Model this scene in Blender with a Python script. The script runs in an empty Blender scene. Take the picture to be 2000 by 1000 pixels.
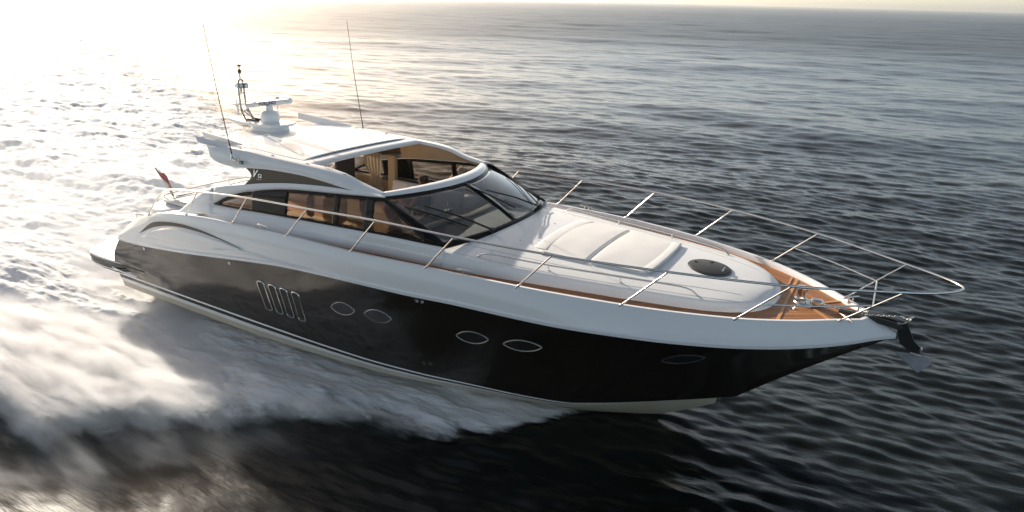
import bpy, math, random
import numpy as np
from mathutils import Matrix, Vector
random.seed(7); rng = np.random.default_rng(11)
R = math.radians
scene = bpy.context.scene

# ------------------------------------------------------------------ frame, camera, world, sun, exposure
# the yacht is modelled in its own frame (x to the bow, y to port, z up); UP is gravity's up in that frame
UP = np.array([-0.00848, -0.02334, 0.99969]); WATER = -2.587
CAM = np.array([1.2267, -9.2628, 3.4419])
RIGHT = np.array([0.86709, 0.49619, 0.04421]); DOWN = np.array([0.20543, -0.27531, -0.93915]); FWD = np.array([-0.45383, 0.82341, -0.34065])
_q = Vector(UP).rotation_difference(Vector((0, 0, 1)))
M = Matrix.Translation((0, 0, -WATER)) @ _q.to_matrix().to_4x4()
M3 = np.array(_q.to_matrix())
cam_d = bpy.data.cameras.new('camera'); cam = bpy.data.objects.new('camera', cam_d); scene.collection.objects.link(cam)
cm = Matrix.Identity(4)
for i in range(3):
    cm[i][0] = RIGHT[i]; cm[i][1] = -DOWN[i]; cm[i][2] = -FWD[i]; cm[i][3] = CAM[i]
cam.matrix_world = M @ cm
cam_d.sensor_width = 36; cam_d.lens = 36 * 1315.3 / 2000; cam_d.clip_start = 0.1; cam_d.clip_end = 60000
scene.camera = cam

sun_b = np.array([-1.65, 0.65, 0.56]); sun_w = M3 @ sun_b; sun_w /= np.linalg.norm(sun_w)
sun_el = math.asin(sun_w[2]); sun_az = math.atan2(sun_w[0], sun_w[1])
world = bpy.data.worlds.new('World'); scene.world = world; world.use_nodes = True
wn = world.node_tree; bg = wn.nodes['Background']
sky = wn.nodes.new('ShaderNodeTexSky'); sky.sky_type = 'NISHITA'; sky.sun_disc = False
sky.sun_elevation = sun_el; sky.sun_rotation = sun_az
sky.air_density = 0.7; sky.dust_density = 1.0; sky.ozone_density = 1.0
wm = wn.nodes.new('ShaderNodeMix'); wm.data_type = 'RGBA'; wm.blend_type = 'MULTIPLY'; wm.inputs[0].default_value = 1.0; 
wt = wn.nodes.new('ShaderNodeTexCoord'); wsx = wn.nodes.new('ShaderNodeSeparateXYZ'); wr = wn.nodes.new('ShaderNodeValToRGB'); wn.links.new(wt.outputs['Generated'], wsx.inputs[0]); wn.links.new(wsx.outputs[2], wr.inputs[0])
wr.color_ramp.elements[0].position = 0.02; wr.color_ramp.elements[0].color = (1.0, 0.945, 0.925, 1); wr.color_ramp.elements[1].position = 0.30; wr.color_ramp.elements[1].color = (1.0, 0.785, 0.575, 1)
wn.links.new(wr.outputs[0], wm.inputs[7])
wn.links.new(sky.outputs[0], wm.inputs[6]); wn.links.new(wm.outputs[2], bg.inputs[0]); bg.inputs[1].default_value = 0.15
sun_d = bpy.data.lights.new('sun', 'SUN'); sun = bpy.data.objects.new('sun', sun_d); scene.collection.objects.link(sun)
sun_d.energy = 5.0; sun_d.angle = R(0.55); sun_d.color = (1.0, 0.90, 0.77)
sun.rotation_mode = 'QUATERNION'; sun.rotation_quaternion = Vector(sun_w).to_track_quat('Z', 'Y')
sun.location = (-20, 10, 20)
scene.view_settings.view_transform = 'Standard'; scene.view_settings.look = 'None'
scene.view_settings.gamma = 1.0; scene.view_settings.exposure = 0.82
cy = scene.cycles; cy.max_bounces = 10; cy.transparent_max_bounces = 24; cy.volume_bounces = 3; cy.caustics_reflective = False; cy.caustics_refractive = False
cy.use_denoising = True; cy.volume_step_rate = 1.5; cy.volume_max_steps = 256

# ------------------------------------------------------------------ materials
def node_mat(name):
    m = bpy.data.materials.new(name); m.use_nodes = True
    return m, m.node_tree, m.node_tree.nodes['Principled BSDF']
def link(t, a, b): t.links.new(a, b)
def noise_node(t, scale, detail=4, rough=0.55, coord='Object', stretch=(1, 1, 1), rot=(0, 0, 0)):
    tc = t.nodes.new('ShaderNodeTexCoord'); mp = t.nodes.new('ShaderNodeMapping'); nz = t.nodes.new('ShaderNodeTexNoise')
    mp.inputs['Scale'].default_value = stretch; mp.inputs['Rotation'].default_value = rot
    nz.inputs['Scale'].default_value = scale; nz.inputs['Detail'].default_value = detail; nz.inputs['Roughness'].default_value = rough
    link(t, tc.outputs[coord], mp.inputs[0]); link(t, mp.outputs[0], nz.inputs['Vector'])
    return nz
def ramp(t, src, stops):
    r = t.nodes.new('ShaderNodeValToRGB'); e = r.color_ramp.elements
    while len(e) < len(stops): e.new(0.5)
    for k, (p, c) in enumerate(stops):
        e[k].position = p; e[k].color = (c, c, c, 1) if not hasattr(c, '__len__') else (*c, 1)
    link(t, src, r.inputs[0]); return r
def basic(name, col, rough=0.4, metal=0.0, coat=0.0, var=0.06, scale=3.0, bump=0.0, bscale=40.0, sheen=0.0, spec=0.5):
    m, t, b = node_mat(name)
    nz = noise_node(t, scale)
    lo = tuple(c * (1 - var) for c in col); hi = tuple(min(1, c * (1 + var)) for c in col)
    rv = min(.15, var * 2)
    link(t, ramp(t, nz.outputs[0], [(0.3, lo), (0.7, hi)]).outputs[0], b.inputs['Base Color'])
    rr = ramp(t, nz.outputs[0], [(0.3, rough * (1 - rv)), (0.7, min(1, rough * (1 + rv)))]); link(t, rr.outputs[0], b.inputs['Roughness'])
    b.inputs['Metallic'].default_value = metal; b.inputs['Coat Weight'].default_value = coat; b.inputs['Coat Roughness'].default_value = 0.05
    b.inputs['Sheen Weight'].default_value = sheen; b.inputs['Specular IOR Level'].default_value = spec
    if bump:
        n2 = noise_node(t, bscale, 3); bp = t.nodes.new('ShaderNodeBump'); bp.inputs['Strength'].default_value = bump; bp.inputs['Distance'].default_value = 0.01
        link(t, n2.outputs[0], bp.inputs['Height']); link(t, bp.outputs[0], b.inputs['Normal'])
    return m
MAT = {}
MAT['white'] = basic('white_gelcoat', (0.80, 0.80, 0.80), 0.28, coat=0.5, var=0.006)
MAT['deck_white'] = basic('white_deck_gelcoat', (0.78, 0.78, 0.775), 0.45, coat=0.15, var=0.02)
MAT['black'] = basic('black_gelcoat', (0.014, 0.0115, 0.009), 0.06, coat=0.35, var=0.1, scale=1.2, spec=0.4)
MAT['cream'] = basic('cream_bottom_paint', (0.44, 0.40, 0.32), 0.45, var=0.08, scale=2)
MAT['chine'] = basic('pale_chine_paint', (0.70, 0.72, 0.72), 0.3, coat=0.3, var=0.04)
MAT['steel'] = basic('polished_steel', (0.72, 0.70, 0.67), 0.16, metal=1.0, var=0.04)
MAT['rubber'] = basic('black_rubber', (0.012, 0.012, 0.012), 0.35, var=0.1)
MAT['frit'] = basic('black_glass_frit', (0.004, 0.004, 0.004), 0.06, var=0.05, spec=0.18)
MAT['dark'] = basic('dark_grey_trim', (0.035, 0.033, 0.032), 0.35, var=0.1)
MAT['brown'] = basic('bronze_grey_panel', (0.105, 0.080, 0.055), 0.4, var=0.06, spec=0.25)
MAT['leather'] = basic('white_leather', (0.79, 0.765, 0.735), 0.5, var=0.03, bump=0.15, bscale=60)
MAT['sofa'] = basic('pale_leather', (0.80, 0.78, 0.78), 0.5, var=0.03, bump=0.1)
MAT['tan'] = basic('tan_lining', (0.50, 0.37, 0.22), 0.55, var=0.08)
MAT['wood'] = basic('warm_veneer', (0.34, 0.19, 0.085), 0.3, coat=0.3, var=0.18, scale=5)
MAT['dash'] = basic('dash_grey', (0.045, 0.045, 0.05), 0.5, var=0.08)
MAT['beige'] = basic('beige_trim', (0.55, 0.50, 0.42), 0.5, var=0.05)
MAT['carpet'] = basic('beige_carpet', (0.40, 0.32, 0.23), 0.9, var=0.1, bump=0.3, bscale=200)
MAT['curtain'] = basic('tan_curtain', (0.54, 0.48, 0.39), 0.8, var=0.06, sheen=0.3)
MAT['lilac'] = basic('pale_curtain', (0.66, 0.62, 0.70), 0.8, var=0.05, sheen=0.3)
MAT['hatchglass'] = basic('smoked_hatch', (0.034, 0.032, 0.030), 0.5, coat=0.0, var=0.05)
MAT['skin'] = basic('skin', (0.50, 0.27, 0.19), 0.5, var=0.06, scale=12)
MAT['hair'] = basic('dark_hair', (0.025, 0.016, 0.011), 0.45, var=0.3, scale=40)
MAT['dress'] = None
MAT['red'] = basic('red_bunting', (0.60, 0.17, 0.15), 0.75, var=0.06)
MAT['flagwhite'] = basic('white_bunting', (0.78, 0.76, 0.72), 0.75, var=0.04)
MAT['green'] = basic('green_lens', (0.0, 0.10, 0.065), 0.15, coat=0.6)
MAT['navy'] = basic('navy_lettering', (0.015, 0.02, 0.10), 0.4)
MAT['silver'] = basic('silver_lettering', (0.75, 0.74, 0.72), 0.25, metal=0.8)
MAT['anchor'] = basic('galvanised_steel', (0.30, 0.31, 0.33), 0.45, metal=0.5, var=0.15, scale=9)
MAT['port_rim'] = basic('dim_ring', (0.40, 0.39, 0.37), 0.3, metal=1.0)  # dimmer ring metal, weaker reflection put into its colour
MAT['chrome_trim'] = basic('chrome_ring', (0.72, 0.72, 0.70), 0.12, metal=1.0)
for k_, c_ in (('curtain', (0.54, 0.48, 0.39)), ('lilac', (0.70, 0.66, 0.74))):   # thin cloth lets light through
    t = MAT[k_].node_tree; tl_ = t.nodes.new('ShaderNodeBsdfTranslucent'); tl_.inputs[0].default_value = (*c_, 1); mx = t.nodes.new('ShaderNodeMixShader'); mx.inputs[0].default_value = .5
    link(t, t.nodes['Principled BSDF'].outputs[0], mx.inputs[1]); link(t, tl_.outputs[0], mx.inputs[2]); link(t, mx.outputs[0], t.nodes['Material Output'].inputs[0])
MAT['mast_steel'] = basic('dark_steel', (0.36, 0.34, 0.31), 0.3, metal=1.0)  # plain steel in a darker tone for the mast hoop
# printed dress cloth
m, t, b = node_mat('printed_dress'); nz = noise_node(t, 24, 2)
link(t, ramp(t, nz.outputs[0], [(0.42, (0.10, 0.12, 0.16)), (0.5, (0.33, 0.36, 0.40)), (0.6, (0.16, 0.20, 0.26))]).outputs[0], b.inputs['Base Color']); b.inputs['Roughness'].default_value = 0.8
MAT['dress'] = m
# teak: planks follow the deck edge (u along, v metres in from the edge)
m, t, b = node_mat('teak_planking')
uv = t.nodes.new('ShaderNodeUVMap'); sp = t.nodes.new('ShaderNodeSeparateXYZ'); link(t, uv.outputs[0], sp.inputs[0])
md = t.nodes.new('ShaderNodeMath'); md.operation = 'MODULO'; md.inputs[1].default_value = 0.075; link(t, sp.outputs[1], md.inputs[0])
caulk = ramp(t, md.outputs[0], [(0.0, 0.0), (0.006, 0.0), (0.011, 1.0)]); caulk.color_ramp.interpolation = 'LINEAR'
fl = t.nodes.new('ShaderNodeMath'); fl.operation = 'SNAP'; fl.inputs[1].default_value = 0.075; link(t, sp.outputs[1], fl.inputs[0])
wh = t.nodes.new('ShaderNodeTexWhiteNoise'); wh.noise_dimensions = '1D'; link(t, fl.outputs[0], wh.inputs['W'])
mp = t.nodes.new('ShaderNodeMapping'); mp.inputs['Scale'].default_value = (3, 45, 1); link(t, uv.outputs[0], mp.inputs[0])
gr = t.nodes.new('ShaderNodeTexNoise'); gr.inputs['Scale'].default_value = 1.0; gr.inputs['Detail'].default_value = 5; link(t, mp.outputs[0], gr.inputs['Vector'])
ad = t.nodes.new('ShaderNodeMath'); ad.operation = 'MULTIPLY_ADD'; ad.inputs[1].default_value = 0.5; link(t, wh.outputs[0], ad.inputs[0]); link(t, gr.outputs[0], ad.inputs[2])
wood = ramp(t, ad.outputs[0], [(0.35, (0.19, 0.062, 0.015)), (0.62, (0.32, 0.12, 0.030)), (0.95, (0.42, 0.18, 0.055))])
mx = t.nodes.new('ShaderNodeMix'); mx.data_type = 'RGBA'; link(t, caulk.outputs[0], mx.inputs[0]); mx.inputs[6].default_value = (0.10, 0.05, 0.02, 1); link(t, wood.outputs[0], mx.inputs[7])
link(t, mx.outputs[2], b.inputs['Base Color']); b.inputs['Roughness'].default_value = 0.5
MAT['teak'] = m
# thin tinted glass: see-through with a facing-dependent mirror layer
def glass(name, tint, base=0.05, rough=0.0, gcol=(1, 1, 1)):
    m = bpy.data.materials.new(name); m.use_nodes = True; t = m.node_tree; t.nodes.remove(t.nodes['Principled BSDF'])
    out = t.nodes['Material Output']; tr = t.nodes.new('ShaderNodeBsdfTransparent'); gl = t.nodes.new('ShaderNodeBsdfGlossy')
    tr.inputs[0].default_value = (*tint, 1); gl.inputs['Roughness'].default_value = rough; gl.inputs[0].default_value = (*gcol, 1)
    lw = t.nodes.new('ShaderNodeLayerWeight'); lw.inputs[0].default_value = 0.5
    pw = t.nodes.new('ShaderNodeMath'); pw.operation = 'POWER'; pw.inputs[1].default_value = 4.0; link(t, lw.outputs['Facing'], pw.inputs[0])
    ma = t.nodes.new('ShaderNodeMath'); ma.operation = 'MULTIPLY_ADD'; ma.inputs[1].default_value = 0.95 - base; ma.inputs[2].default_value = base; link(t, pw.outputs[0], ma.inputs[0])
    mx = t.nodes.new('ShaderNodeMixShader'); link(t, ma.outputs[0], mx.inputs[0]); link(t, tr.outputs[0], mx.inputs[1]); link(t, gl.outputs[0], mx.inputs[2]); link(t, mx.outputs[0], out.inputs[0])
    return m
MAT['screen_glass'] = glass('windscreen_glass', (0.54, 0.56, 0.56))
MAT['side_glass'] = glass('smoked_side_glass', (0.66, 0.60, 0.53), 0.03)

# ------------------------------------------------------------------ mesh helpers
def cr(pts, n, closed=False):
    """Catmull-Rom through the points, resampled to n points evenly by length."""
    p = np.array(pts, float)
    if len(p) == 2: dense = p[0] + (p[1] - p[0]) * np.linspace(0, 1, 50)[:, None]
    else:
        q = np.vstack([p[-1], p, p[0], p[1]]) if closed else np.vstack([2 * p[0] - p[1], p, 2 * p[-1] - p[-2]])
        segs = []
        for i in range(1, len(q) - 2):
            tt = np.linspace(0, 1, 24, endpoint=False)[:, None]; a, b_, c, d = q[i - 1:i + 3]
            segs.append(0.5 * (2 * b_ + (c - a) * tt + (2 * a - 5 * b_ + 4 * c - d) * tt ** 2 + (3 * b_ - a - 3 * c + d) * tt ** 3))
        dense = np.vstack(segs + [q[-2][None]])
    s = np.r_[0, np.cumsum(np.linalg.norm(np.diff(dense, axis=0), axis=1))]
    k = np.linspace(0, s[-1], n + (1 if closed else 0))
    out = np.stack([np.interp(k, s, dense[:, j]) for j in range(p.shape[1])], 1)
    return out[:-1] if closed else out
def pch(xs, ys):
    xs = np.array(xs, float); ys = np.array(ys, float); o = np.argsort(xs); xs = xs[o]; ys = ys[o]
    h = np.diff(xs); d = np.diff(ys) / h; m_ = np.zeros_like(ys)
    for i in range(1, len(xs) - 1):
        if d[i - 1] * d[i] > 0:
            w1 = 2 * h[i] + h[i - 1]; w2 = h[i] + 2 * h[i - 1]; m_[i] = (w1 + w2) / (w1 / d[i - 1] + w2 / d[i])
    m_[0] = d[0]; m_[-1] = d[-1]
    def F(x):
        x = np.clip(x, xs[0], xs[-1]); i = np.clip(np.searchsorted(xs, x) - 1, 0, len(xs) - 2); tt = (x - xs[i]) / h[i]
        return (1 + 2 * tt) * (1 - tt) ** 2 * ys[i] + tt * (1 - tt) ** 2 * h[i] * m_[i] + tt * tt * (3 - 2 * tt) * ys[i + 1] + tt * tt * (tt - 1) * h[i] * m_[i + 1]
    return F
class MB:
    def __init__(s): s.v = []; s.f = []; s.uv = None
    def add(s, V, F):
        o = len(s.v); s.v.extend([tuple(map(float, p)) for p in V]); s.f.extend([tuple(int(i) + o for i in f) for f in F]); return s
    def grid(s, P, flip=False, cu=False, cv=False):
        P = np.asarray(P, float); m_, n_ = P.shape[:2]; F = []
        for i in range(m_ if cu else m_ - 1):
            for j in range(n_ if cv else n_ - 1):
                a = i * n_ + j; b_ = ((i + 1) % m_) * n_ + j; c = ((i + 1) % m_) * n_ + (j + 1) % n_; d = i * n_ + (j + 1) % n_
                F.append((a, d, c, b_) if flip else (a, b_, c, d))
        return s.add(P.reshape(-1, 3), F)
    def rows(s, *rows, flip=False, cv=False): return s.grid(np.stack([np.asarray(r, float) for r in rows]), flip, cv=cv)
    def tube(s, pts, r, seg=8, closed=False, caps=True):
        p = np.array(pts, float); n = len(p); rr = np.broadcast_to(np.asarray(r, float), (n,))
        tg = (np.roll(p, -1, 0) - np.roll(p, 1, 0)) if closed else np.gradient(p, axis=0)
        tg /= np.linalg.norm(tg, axis=1)[:, None] + 1e-12
        u = np.cross(tg[0], [0, 0, 1.0])
        if np.linalg.norm(u) < 1e-3: u = np.cross(tg[0], [0, 1.0, 0])
        u /= np.linalg.norm(u); ring = []; an = np.linspace(0, 2 * math.pi, seg, endpoint=False)
        for i in range(n):
            u = u - tg[i] * (u @ tg[i]); u /= np.linalg.norm(u) + 1e-12; w = np.cross(tg[i], u)
            ring.append(p[i] + rr[i] * (np.cos(an)[:, None] * u + np.sin(an)[:, None] * w))
        o = len(s.v); s.grid(np.stack(ring), cu=closed, cv=True)
        if caps and not closed: s.f.append(tuple(o + k for k in range(seg))); s.f.append(tuple(o + (n - 1) * seg + k for k in reversed(range(seg))))
        return s
    def box(s, c, d, rot=None, bev=0.0):
        """Box with chamfered edges; c centre, d full sizes, rot 3x3."""
        h = np.array(d, float) / 2; b_ = min(bev, h.min() * 0.9)
        V = []; idx = {}
        if b_ <= 0:
            for x in (-1, 1):
                for y in (-1, 1):
                    for z in (-1, 1): V.append((x * h[0], y * h[1], z * h[2]))
            F = [(0, 1, 3, 2), (4, 6, 7, 5), (0, 4, 5, 1), (2, 3, 7, 6), (0, 2, 6, 4), (1, 5, 7, 3)]
        else:
            for sx in (-1, 1):
                for sy in (-1, 1):
                    for sz in (-1, 1):
                        for ax in range(3):
                            q = np.array([sx, sy, sz]) * (h - b_); q[ax] = (sx, sy, sz)[ax] * h[ax]
                            idx[(sx, sy, sz, ax)] = len(V); V.append(q)
            F = []
            for ax in range(3):
                o1, o2 = [k for k in range(3) if k != ax]
                for sg in (-1, 1):
                    loop = []
                    for a_, b2 in ((-1, -1), (1, -1), (1, 1), (-1, 1)):
                        k = [0, 0, 0]; k[ax] = sg; k[o1] = a_; k[o2] = b2; loop.append(idx[(*k, ax)])
                    F.append(loop)
            for ax in range(3):
                o1, o2 = [k for k in range(3) if k != ax]
                for a_ in (-1, 1):
                    for b2 in (-1, 1):
                        def K(sg, w):
                            k = [0, 0, 0]; k[ax] = sg; k[o1] = a_; k[o2] = b2; return idx[(*k, w)]
                        F.append([K(-1, o1), K(1, o1), K(1, o2), K(-1, o2)])
            for sx in (-1, 1):
                for sy in (-1, 1):
                    for sz in (-1, 1): F.append([idx[(sx, sy, sz, a_)] for a_ in range(3)])
        V = np.array(V, float)
        if rot is not None: V = V @ np.asarray(rot, float).T
        return s.add(V + np.array(c, float), F)
    def lathe(s, prof, c, axis=(0, 0, 1), seg=16):
        ax = np.array(axis, float); ax /= np.linalg.norm(ax); u = np.cross(ax, [0.3, 1, 0.2]); u /= np.linalg.norm(u); w = np.cross(ax, u)
        an = np.linspace(0, 2 * math.pi, seg, endpoint=False); P = []
        for r_, z_ in prof: P.append(np.array(c, float) + ax * z_ + r_ * (np.cos(an)[:, None] * u + np.sin(an)[:, None] * w))
        return s.grid(np.stack(P), cv=True)
    def plate(s, outline, thick, n=None):
        """Closed outline (3D, roughly planar) extruded by thick along its normal."""
        p = np.array(outline, float); k = len(p)
        if n is None:
            n = np.zeros(3)
            for i in range(k): n += np.cross(p[i] - p[0], p[(i + 1) % k] - p[0])
            n /= np.linalg.norm(n)
        n = np.array(n, float); q = p + n * thick
        return s.add(np.vstack([p, q]), [tuple(reversed(range(k))), tuple(range(k, 2 * k))] + [(i, (i + 1) % k, k + (i + 1) % k, k + i) for i in range(k)])
def rotz(a): c, s_ = math.cos(a), math.sin(a); return np.array([[c, -s_, 0], [s_, c, 0], [0, 0, 1]])
def roty(a): c, s_ = math.cos(a), math.sin(a); return np.array([[c, 0, s_], [0, 1, 0], [-s_, 0, c]])
def rotx(a): c, s_ = math.cos(a), math.sin(a); return np.array([[1, 0, 0], [0, c, -s_], [0, s_, c]])
def mir(P): return np.asarray(P, float) * [1, -1, 1]

ORG = {}
def build(name, mb, mat, parent=None, smooth=40, solid=0.0, origin=None):
    me = bpy.data.meshes.new(name)
    off = np.array(ORG.get(parent.name, (0, 0, 0)) if parent else (origin if origin is not None else (0, 0, 0)), float)
    me.from_pydata([tuple(np.array(v) - off) for v in mb.v], [], mb.f); me.validate()
    import bmesh
    bm = bmesh.new(); bm.from_mesh(me); bmesh.ops.remove_doubles(bm, verts=bm.verts, dist=1e-5); bmesh.ops.recalc_face_normals(bm, faces=bm.faces); bm.to_mesh(me); bm.free()
    if smooth:
        me.shade_smooth(); me.set_sharp_from_angle(angle=R(smooth))
    me.materials.append(MAT[mat] if isinstance(mat, str) else mat)
    o = bpy.data.objects.new(name, me); scene.collection.objects.link(o)
    if parent: o.parent = parent; ORG[o.name] = tuple(off)
    else: o.matrix_world = M @ Matrix.Translation(tuple(off)); ORG[o.name] = tuple(off)
    if solid:
        md_ = o.modifiers.new('thickness', 'SOLIDIFY'); md_.thickness = solid; md_.offset = -1; md_.use_even_offset = False
    return o
def tag(o, label=None, cat=None, group=None, kind=None):
    for k, v in (('label', label), ('category', cat), ('group', group), ('kind', kind)):
        if v: o[k] = v
    return o
def thing(name, label, cat, origin=(0, 0, 0), group=None):
    o = bpy.data.objects.new(name, None); scene.collection.objects.link(o); o.empty_display_size = 0.2
    o.matrix_world = M @ Matrix.Translation(origin); ORG[o.name] = tuple(origin)
    return tag(o, label, cat, group)
def letters(name, text, size, right, up, pos, mat, parent, depth=0.004, shear=0.0, spacing=1.0):
    cu = bpy.data.curves.new(name, 'FONT'); cu.body = text; cu.size = size; cu.extrude = depth; cu.align_x = 'CENTER'; cu.align_y = 'CENTER'; cu.shear = shear; cu.space_character = spacing; cu.offset = size * 0.02
    tmp = bpy.data.objects.new(name, cu); scene.collection.objects.link(tmp)
    dg = bpy.context.evaluated_depsgraph_get(); me = bpy.data.meshes.new_from_object(tmp.evaluated_get(dg)); bpy.data.objects.remove(tmp); bpy.data.curves.remove(cu)
    r_ = np.array(right, float); r_ /= np.linalg.norm(r_); u_ = np.array(up, float); u_ -= r_ * (u_ @ r_); u_ /= np.linalg.norm(u_); n_ = np.cross(r_, u_)
    off = np.array(ORG[parent.name])
    for v in me.vertices:
        q = np.array(v.co); v.co = tuple(np.array(pos) - off + r_ * q[0] + u_ * q[1] + n_ * q[2])
    me.materials.clear(); me.materials.append(MAT[mat])
    o = bpy.data.objects.new(name, me); scene.collection.objects.link(o); o.parent = parent; ORG[o.name] = tuple(off)
    return o
# ------------------------------------------------------------------ THE SEA
CW = np.array(cam.matrix_world.translation); FW = M3 @ FWD; yaw = math.atan2(FW[1], FW[0])
dep = np.concatenate([np.radians(np.linspace(80, 48, 12, endpoint=False)), np.radians(np.linspace(48, 8, 720, endpoint=False)), np.radians(8 * (0.6 / 8) ** np.linspace(0, 1, 420, endpoint=False)), np.radians(.6 * (0.012 / .6) ** np.linspace(0, 1, 90))])
rad_ = CW[2] / np.tan(dep); dr_ = np.gradient(rad_)
az = np.concatenate([yaw + np.radians(np.linspace(-48, 48, 860)), yaw + np.radians(np.linspace(51, 309, 87))])
X = CW[0] + rad_[:, None] * np.cos(az)[None]; Yw = CW[1] + rad_[:, None] * np.sin(az)[None]
def sea_height(X, Yw, cell):
    Z = np.zeros_like(X); g2 = np.random.default_rng(5)
    main = math.radians(97)
    for k in range(220):
        lam = 0.28 * (40 / 0.28) ** g2.random(); th = main + g2.normal() * (.32 + .12 * math.log(lam / .28) / 2); ph = g2.random() * 6.283
        s_ = np.interp(math.log(lam), np.log([.28, .5, 1.0, 2.2, 6, 20, 40]), [.030, .034, .017, .0065, .0045, .0045, .004])
        a = s_ * lam / 6.283; att = np.clip((lam / cell - 1.7) / 1.6, 0, 1)
        if att.max() <= 0: continue
        q = 6.283 / lam * (X * math.cos(th) + Yw * math.sin(th)) + ph
        Z += a * (np.sin(q) + .18 * np.cos(2 * q)) * att
    return Z
Z = sea_height(X, Yw, np.maximum(dr_, rad_ * np.radians(.11))[:, None] * np.ones_like(X))
# invented calm patch beside the wake: waves flattened to keep sun glints out
def smooth(a, b, q): k = np.clip((q - a) / (b - a), 0, 1); return k * k * (3 - 2 * k)
calm = smooth(-1.5, -5.5, X) * smooth(-2.0, -3.8, Yw) * smooth(-40, -22, X)
Z *= 1 - .72 * calm
n_r, n_a = X.shape
V = np.stack([X, Yw, Z], -1).reshape(-1, 3)
idx = np.arange(n_r * n_a).reshape(n_r, n_a); nx = np.roll(idx, -1, 1)
F = np.stack([idx[:-1], idx[1:], nx[1:], nx[:-1]], -1).reshape(-1, 4)
me = bpy.data.meshes.new('sea_water'); me.vertices.add(len(V)); me.vertices.foreach_set('co', V.astype(np.float32).ravel())
me.loops.add(F.size); me.loops.foreach_set('vertex_index', F.astype(np.int32).ravel()); me.polygons.add(len(F)); me.polygons.foreach_set('loop_start', np.arange(0, F.size, 4, dtype=np.int32)); me.polygons.foreach_set('loop_total', np.full(len(F), 4, np.int32))
me.update(); me.validate(); me.shade_smooth()
sea = bpy.data.objects.new('sea_water', me); scene.collection.objects.link(sea); tag(sea, 'dark rippled open sea reaching to the horizon', 'sea', kind='structure')
m, t, b = node_mat('sea_water'); b.inputs['Base Color'].default_value = (0.006, 0.008, 0.007, 1); b.inputs['IOR'].default_value = 1.33
rz_ = math.radians(-60)
n1 = noise_node(t, 1.0, 5, .6, stretch=(2.2, 14.0, 3), rot=(0, 0, math.radians(-6))); bp = t.nodes.new('ShaderNodeBump'); bp.inputs['Strength'].default_value = 0.6; bp.inputs['Distance'].default_value = 0.02
link(t, n1.outputs[0], bp.inputs['Height']); link(t, bp.outputs[0], b.inputs['Normal'])
me.materials.append(m)

# wind roughens the open water away from the yacht's lee
tc = t.nodes.new('ShaderNodeTexCoord'); ln = t.nodes.new('ShaderNodeVectorMath'); ln.operation = 'LENGTH'; link(t, tc.outputs['Object'], ln.inputs[0])
mr = t.nodes.new('ShaderNodeMapRange'); mr.inputs[1].default_value = 12; mr.inputs[2].default_value = 140; mr.inputs[3].default_value = .10; mr.inputs[4].default_value = .34; link(t, ln.outputs['Value'], mr.inputs[0])
n2 = noise_node(t, 1.0, 6, .65, stretch=(.02, .12, 1)); md_ = t.nodes.new('ShaderNodeMath'); md_.operation = 'MULTIPLY_ADD'; md_.inputs[1].default_value = .35; link(t, n2.outputs[0], md_.inputs[0]); md_.inputs[2].default_value = -.175
a2_ = t.nodes.new('ShaderNodeMath'); a2_.use_clamp = True; link(t, mr.outputs[0], a2_.inputs[0]); mm_ = t.nodes.new('ShaderNodeMath'); mm_.operation = 'MULTIPLY'; link(t, md_.outputs[0], mm_.inputs[0]); link(t, mr.outputs[0], mm_.inputs[1]); link(t, mm_.outputs[0], a2_.inputs[1])
# water churned up beside the wake scatters more
sx_ = t.nodes.new('ShaderNodeSeparateXYZ'); link(t, tc.outputs['Object'], sx_.inputs[0])
m1 = t.nodes.new('ShaderNodeMapRange'); m1.interpolation_type = 'SMOOTHSTEP'; link(t, sx_.outputs[0], m1.inputs[0]); m1.inputs[1].default_value = -3.0; m1.inputs[2].default_value = -8.0; m1.inputs[3].default_value = 0; m1.inputs[4].default_value = .36
m2 = t.nodes.new('ShaderNodeMapRange'); m2.interpolation_type = 'SMOOTHSTEP'; link(t, sx_.outputs[1], m2.inputs[0]); m2.inputs[1].default_value = -1.5; m2.inputs[2].default_value = -3.5; m2.inputs[3].default_value = 0; m2.inputs[4].default_value = 1
m3 = t.nodes.new('ShaderNodeMath'); m3.operation = 'MULTIPLY_ADD'; link(t, m1.outputs[0], m3.inputs[0]); link(t, m2.outputs[0], m3.inputs[1]); link(t, a2_.outputs[0], m3.inputs[2])
link(t, m3.outputs[0], b.inputs['Roughness'])
# ------------------------------------------------------------------ THE YACHT
yacht = thing('motor_yacht', 'sleek white and black motor yacht speeding to the right with teak decks and open sunroof', 'motor yacht', (-5, 0, -2.6))
# --- defining curves
w_sheer = pch([1.46, 1.40, 1.30, 1.119, .6, 0, -1.33, -2.68, -4.09, -6, -9, -10.2, -10.8, -11.8], [0.0, .2, .3, .461, .91, 1.285, 1.762, 2.016, 2.12, 2.17, 2.13, 2.06, 1.98, 1.93])
z_sheer = pch([1.46, 1.0, 0, -2.5, -4, -5.5, -6.8, -8.1, -9, -9.7, -10.2, -10.55, -10.99, -11.44, -11.74, -11.8], [-.06, -.035, -.005, .02, 0, -.045, -.055, -.115, -.17, -.26, -.34, -.44, -.59, -.83, -1.05, -1.10])
w_rub = pch([1.785, 1.6, 1.3, .9, .4, -.2, -1.1, -2.3, -4.0, -6, -9, -10.2, -11.2, -11.7], [0, .16, .47, .82, 1.17, 1.48, 1.80, 2.05, 2.17, 2.22, 2.2, 2.14, 2.06, 2.0])
z_rub = pch([1.78, 1.0, 0, -1.3, -2.3, -3.5, -4.4, -5.3, -6.2, -6.8, -7.6, -8.8, -10.2, -11.2, -11.8], [-.25, -.295, -.325, -.35, -.37, -.39, -.44, -.47, -.51, -.55, -.64, -.80, -.985, -1.10, -1.15])
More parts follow.
